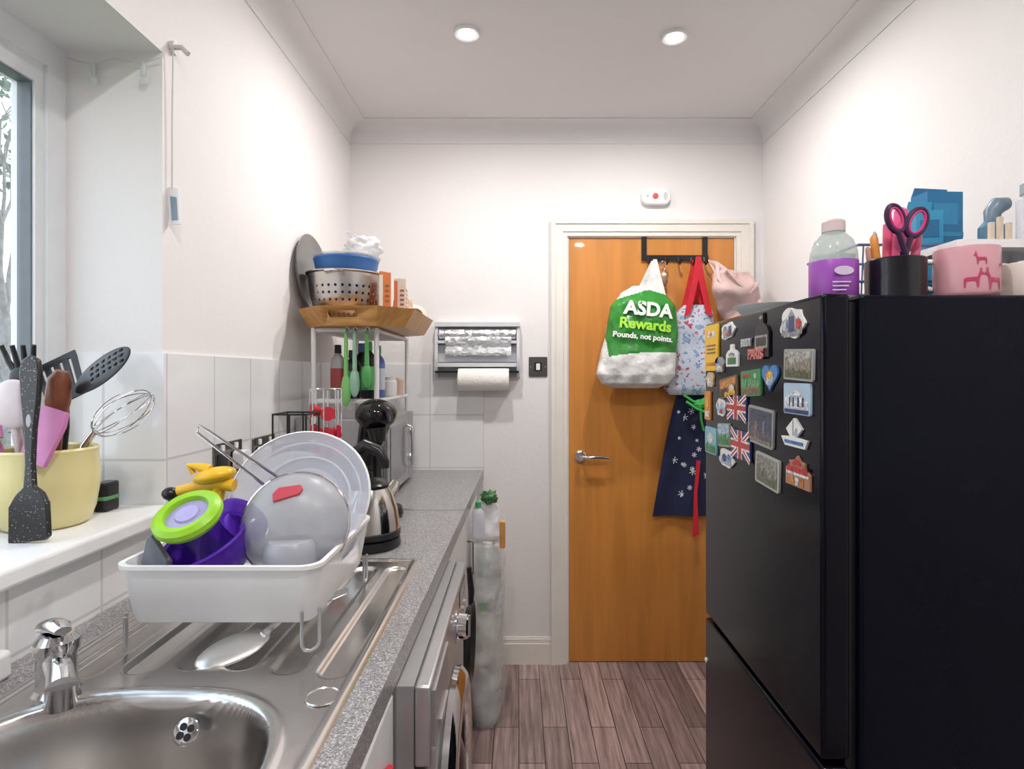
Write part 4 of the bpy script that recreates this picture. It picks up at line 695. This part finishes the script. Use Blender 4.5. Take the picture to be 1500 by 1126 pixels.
b=MB(); X=FW(-.176,1.90,.47); b.lathe([(0,0),(.10,0),(.118,.02),(.125,.022),(.122,.026),(.112,.02),(.098,.006),(0,.006)],BLACK,X,40); b.tube([(0,.118,.018),(0,.16,.02),(0,.24,.012)],[.008,.011,.009],BLACK,X,10); b.obj('frying_pan',label='black frying pan hanging on the cabinet front',category='pan')
# ------------------------------------------------------------------ on top of fridge
FZ=1.4755
bt=thing('cleaning_bottle',(.572,1.05,FZ),'clear plastic bottle with purple label on the fridge','bottle'); X=T(.572,1.05,FZ)
BOT=mat('bottle_plastic',(.50,.58,.56),.08,alpha=.55,nz=(12,.15))
MB().lathe([(0,0),(.036,0),(.04,.006),(.04,.075),(.0385,.090),(.032,.110),(.019,.124),(.018,.132),(0,.132)],BOT,X,36).obj('bottle_body',bt)
MB().lathe([(0,.003),(.034,.003),(.035,.02),(.035,.082),(0,.082)],mat('pale_liquid',(.55,.62,.58),.2,nz=(9,.1)),X,30).obj('liquid',bt)
lb=MB().lathe([(.0403,.008),(.0408,.009),(.0408,.071),(.0403,.072)],M((.30,.07,.40),.35),X,40).obj('wrap_label',bt,'purple printed wrap label')
b=MB()
for k in range(3): b.box(-.020,.012-.004*k,-.001,.001,0,.001,M((.72,.66,.72)),FC(.568,1.0088,FZ+.030-.007*k))
b.prism(ell(0,.050,.017,.008,20),.001,M((.62,.52,.68)),FC(.568,1.0088,FZ)); b.obj('label_print',bt)
MB().lathe([(0,.126),(.0195,.126),(.0195,.144),(.017,.147),(0,.147)],M((.62,.50,.50),.3),X,24).obj('cap',bt)
bm_=mat('black_mug',(.012,.012,.015),.2,nz=(9,.2))
b=MB(); X=T(.678,1.04,FZ); b.lathe([(0,0),(.045,0),(.048,.004),(.048,.072),(.0465,.074),(.0445,.072),(.0445,.006),(0,.006)],bm_,X,40); b.obj('pen_pot',label='black pot full of pens and scissors',category='pot')
sc=thing('scissors',(.685,1.03,FZ),'black and pink handled scissors standing in pot','scissors')
b=MB()
def loop(cx,cz,a,c,rot,r,m,y=1.02): 
    b.tube([(cx+a*math.cos(t_)*math.cos(rot)-c*math.sin(t_)*math.sin(rot),y,cz+a*math.cos(t_)*math.sin(rot)+c*math.sin(t_)*math.cos(rot)) for t_ in [2*pi*k/24 for k in range(24)]],r,m,closed=True,seg=8)
PB=M((.04,.012,.05),.3); PI=M((.55,.03,.18),.35); loop(.665,FZ+.143,.014,.024,.3,.0048,PB); loop(.702,FZ+.136,.016,.026,-.45,.0048,PB); loop(.665,FZ+.143,.010,.019,.3,.0025,PI,1.0175); loop(.702,FZ+.136,.012,.021,-.45,.0025,PI,1.0175)
b.tube([(.670,1.02,FZ+.120),(.684,1.02,FZ+.078)],.005,PB); b.tube([(.692,1.02,FZ+.112),(.684,1.022,FZ+.078)],.005,PB); b.obj('handles',sc)
b=MB(); b.prism([(-.004,0),(.004,0),(.008,.078),(-.002,.078)],.0015,CHROME,FC(.684,1.022,FZ+.008)); b.prism([(-.004,0),(.004,0),(.002,.078),(-.008,.078)],.0015,CHROME,FC(.684,1.026,FZ+.008)); b.obj('blades',sc)
for i,(x,y,h,c,l,r) in enumerate(((.645,1.045,.120,Or,'orange marker pen in pot',.007),(.655,1.06,.13,(.4,.4,.4),'grey pen in pot',.004),(.697,1.055,.172,(.80,.10,.28),'bright pink marker pen in pot',.012),(.716,1.045,.125,(.75,.12,.25),'pink marker pen in pot',.010),(.683,1.07,.15,(.70,.1,.2),'red pen in pot',.008),(.638,1.05,.100,(.5,.25,.2),'brown pencil in pot',.005))):
    b=MB(); dx=(x-.678)*.4; b.tube([(x-dx,y,FZ+.008),(x,y,FZ+h-.03),(x+dx*.2,y,FZ+h-.005),(x+dx*.3,y,FZ+h)],[r,r,r*.95,r*.4],M(c,.35),seg=12); b.obj('marker_pen',label=l,category='pen',group='pens in the black pot')
b=MB(); BWI=M((.10,.14,.28),.35); x0,x1,y0,y1=.70,1.10,1.19,1.40
for z,e in ((FZ+.004,0.01),(FZ+.06,.004),(FZ+.135,0)): b.tube([(x0+e,y0+e,z),(x1-e,y0+e,z),(x1-e,y1-e,z),(x0+e,y1-e,z)],.003,BWI,closed=True,seg=6)
for i in range(13): x=x0+.01+(x1-x0-.02)*i/12; b.tube([(x,y0,FZ+.135),(x,y0+.01,FZ+.004),(x,y1-.01,FZ+.004),(x,y1,FZ+.135)],.0018,BWI,seg=5)
b.obj('storage_basket',label='dark blue wire storage basket on the fridge',category='basket')
def bbox_(x,y,rot,w,d,h,c1,c2,lab,flap):
    b=MB(); BB=mat('blue_card',c1,.45,nz=(9,.08)); X=T(x,y,FZ+.010)@Matrix.Rotation(rot,4,'Z'); b.box(-w/2,w/2,-d/2,d/2,0,h,BB,X); b.box(-w/2-.0006,w/2+.0006,-d/2-.0006,-d/2+.002,h*.62,h*.66,M(c2),X); b.box(-w*.35,w*.35,-d/2-.0006,-d/2+.002,h*.72,h*.90,M(c2),X)
    b.prism([(-w/2,h),(w/2,h),(w/2+.004,h+flap),(-w/2+.008,h+flap*1.1)],.002,BB,X@FC(0,d/2,0)); b.obj('cardboard_box',label=lab,category='box',group='blue boxes in the basket')
bbox_(.940,1.300,.06,.082,.05,.262,(.02,.17,.36),(.03,.24,.45),'bright blue cardboard box in the basket',.02)
bbox_(.872,1.245,-.15,.052,.05,.205,(.04,.30,.50),(.02,.14,.30),'smaller light blue cardboard box in the basket',.03)
def mug(x,y,r,h,m,lab,side,hm=None):
    t=thing('mug',(x,y,FZ),lab,'mug'); X=T(x,y,FZ)
    MB().lathe([(0,0),(r*.9,0),(r*.97,.004),(r,h*.1),(r,h*.97),(r*.985,h),(r*.94,h*.985),(r*.93,.008),(0,.006)],m,X,44).obj('mug_body',t)
    a=math.radians(side); dx,dy=math.cos(a),math.sin(a)
    MB().tube([(r*.95*dx,r*.95*dy,h*.8),(r*1.35*dx,r*1.35*dy,h*.82),(r*1.62*dx,r*1.62*dy,h*.6),(r*1.55*dx,r*1.55*dy,h*.35),(r*.95*dx,r*.95*dy,h*.2)],[.005,.0055,.0055,.0055,.005],hm or m,X,12).obj('handle',t); return t
pm=mug(.782,1.01,.048,.086,mat('pink_glaze',(.66,.34,.38),.25,nz=(8,.05)),'pink mug with deer pattern on the fridge',150,hm=WHITE)
b=MB(); DP=M((.50,.05,.14),.35)
def oncyl(cx,cy,r):
    def f(v): d_=v.x-cx; d_=max(-r*.98,min(r*.98,d_)); a=d_/r; return Vector((cx+r*math.sin(a),cy-r*math.cos(a)+v.y,v.z))
    return f
def deer(cx,cz,s_,fl=1):
    f=oncyl(.782,1.01,.0485)
    P=[(-.5,0),(-.42,0),(-.38,.42),(.12,.42),(.2,0),(.28,0),(.3,.5),(.42,.85),(.58,.82),(.55,.95),(.42,1.02),(.50,1.3),(.42,1.15),(.34,1.3),(.34,1.02),(.2,.68),(-.4,.66),(-.52,.55)]
    vs=[f(Vector((.782+cx+fl*p*s_,-.0006,FZ+cz+q*s_))) for p,q in P]; b.add(vs,[tuple(range(len(P)))],DP)
deer(-.022,.014,.026); deer(.010,.010,.030,-1); deer(.034,.045,.016); deer(-.012,.052,.018,-1)
b.obj('deer_print',pm,'dark pink deer print')
mug(.890,1.02,.036,.062,mat('white_glaze',(.76,.68,.62),.25,nz=(8,.03)),'off-white mug with handle on the fridge',-25)
b=MB(); b.prism(rrect(.89,1.10,.22,.15,.01),.012,WHITE,T(0,0,FZ+.094)); b.prism(rrect(.89,1.10,.208,.138,.01),.004,M((.7,.66,.66)),T(0,0,FZ+.106))
for (x,y) in ((.845,1.08),(.99,1.08),(.80,1.165),(.99,1.165)): b.tube([(x,y,FZ+.001),(x,y,FZ+.095)],.004,WHITE)
b.obj('raised_tray',label='white plastic raised tray behind the mugs',category='tray')
SZ=FZ+.1105
t=thing('spray_bottle',(.925,1.13,SZ),'grey and blue plastic spray bottle on the tray','spray bottle'); X=T(.925,1.13,SZ)
MB().lathe([(0,0),(.020,0),(.022,.004),(.022,.045),(.012,.058),(0,.058)],M((.08,.18,.26),.35),X,24).obj('bottle_body',t)
MB().tube([(0,0,.056),(.002,0,.075),(.012,0,.088),(.03,0,.092)],[.012,.015,.017,.012],M((.16,.22,.28),.35),X,14).obj('spray_head',t)
b=MB(); b.lathe([(0,0),(.028,0),(.03,.005),(.03,.085),(.022,.095),(0,.095)],FROST,T(.968,1.08,SZ),28); b.lathe([(0,.095),(.024,.095),(.024,.115),(0,.115)],M((.35,.36,.38)),T(.968,1.08,SZ),28); b.obj('glass_jar',label='frosted jar with grey lid on the tray',category='jar')
for i in range(3):
    b=MB(); x=.862+.016*i; b.box(x-.004,x+.004,1.05,1.058,SZ+.0005,SZ+.035+.01*(i%2),M((.62,.52,.40))); b.obj('clothes_peg',label='pale wooden clothes peg standing on the tray',category='peg',group='pegs on the tray',bevel=.001)
b=MB(); b.lathe([(0,0),(.05,0),(.085,.030),(.088,.034),(.083,.034),(.05,.006),(0,.006)],WHITE,T(.62,1.42,FZ+.002),40); b.obj('serving_dish',label='white shallow dish on top of fridge',category='dish')
# ------------------------------------------------------------------ light, world, camera
wd=D.worlds.new('World'); SC.world=wd; wd.use_nodes=True; nt=wd.node_tree; bg=nt.nodes['Background']
tc=nt.nodes.new('ShaderNodeTexCoord'); sp=nt.nodes.new('ShaderNodeSeparateXYZ'); rp=nt.nodes.new('ShaderNodeValToRGB'); rp.color_ramp.elements[0].color=(.88,.94,1,1); rp.color_ramp.elements[1].color=(.55,.75,1,1)
nt.links.new(tc.outputs['Generated'],sp.inputs[0]); nt.links.new(sp.outputs[2],rp.inputs[0]); nt.links.new(rp.outputs[0],bg.inputs[0]); bg.inputs[1].default_value=3.1
l=D.lights.new('window_portal','AREA'); l.shape='RECTANGLE'; l.size=1.0; l.size_y=1.2; l.cycles.is_portal=True; o=D.objects.new('window_portal',l); COL.objects.link(o); o.location=(-1.09,.6,1.54); o.rotation_euler=(0,-pi/2,0)
SC.view_settings.view_transform='Standard'; SC.view_settings.look='None'; SC.view_settings.exposure=0
cam=D.cameras.new('camera'); co_=D.objects.new('camera',cam); COL.objects.link(co_); co_.location=(0,0,1.344); co_.rotation_euler=(pi/2,0,0)
cam.sensor_width=36; cam.lens=36*846/1500; cam.shift_x=-10/1500; cam.shift_y=-15/1500; cam.clip_start=.02
SC.camera=co_
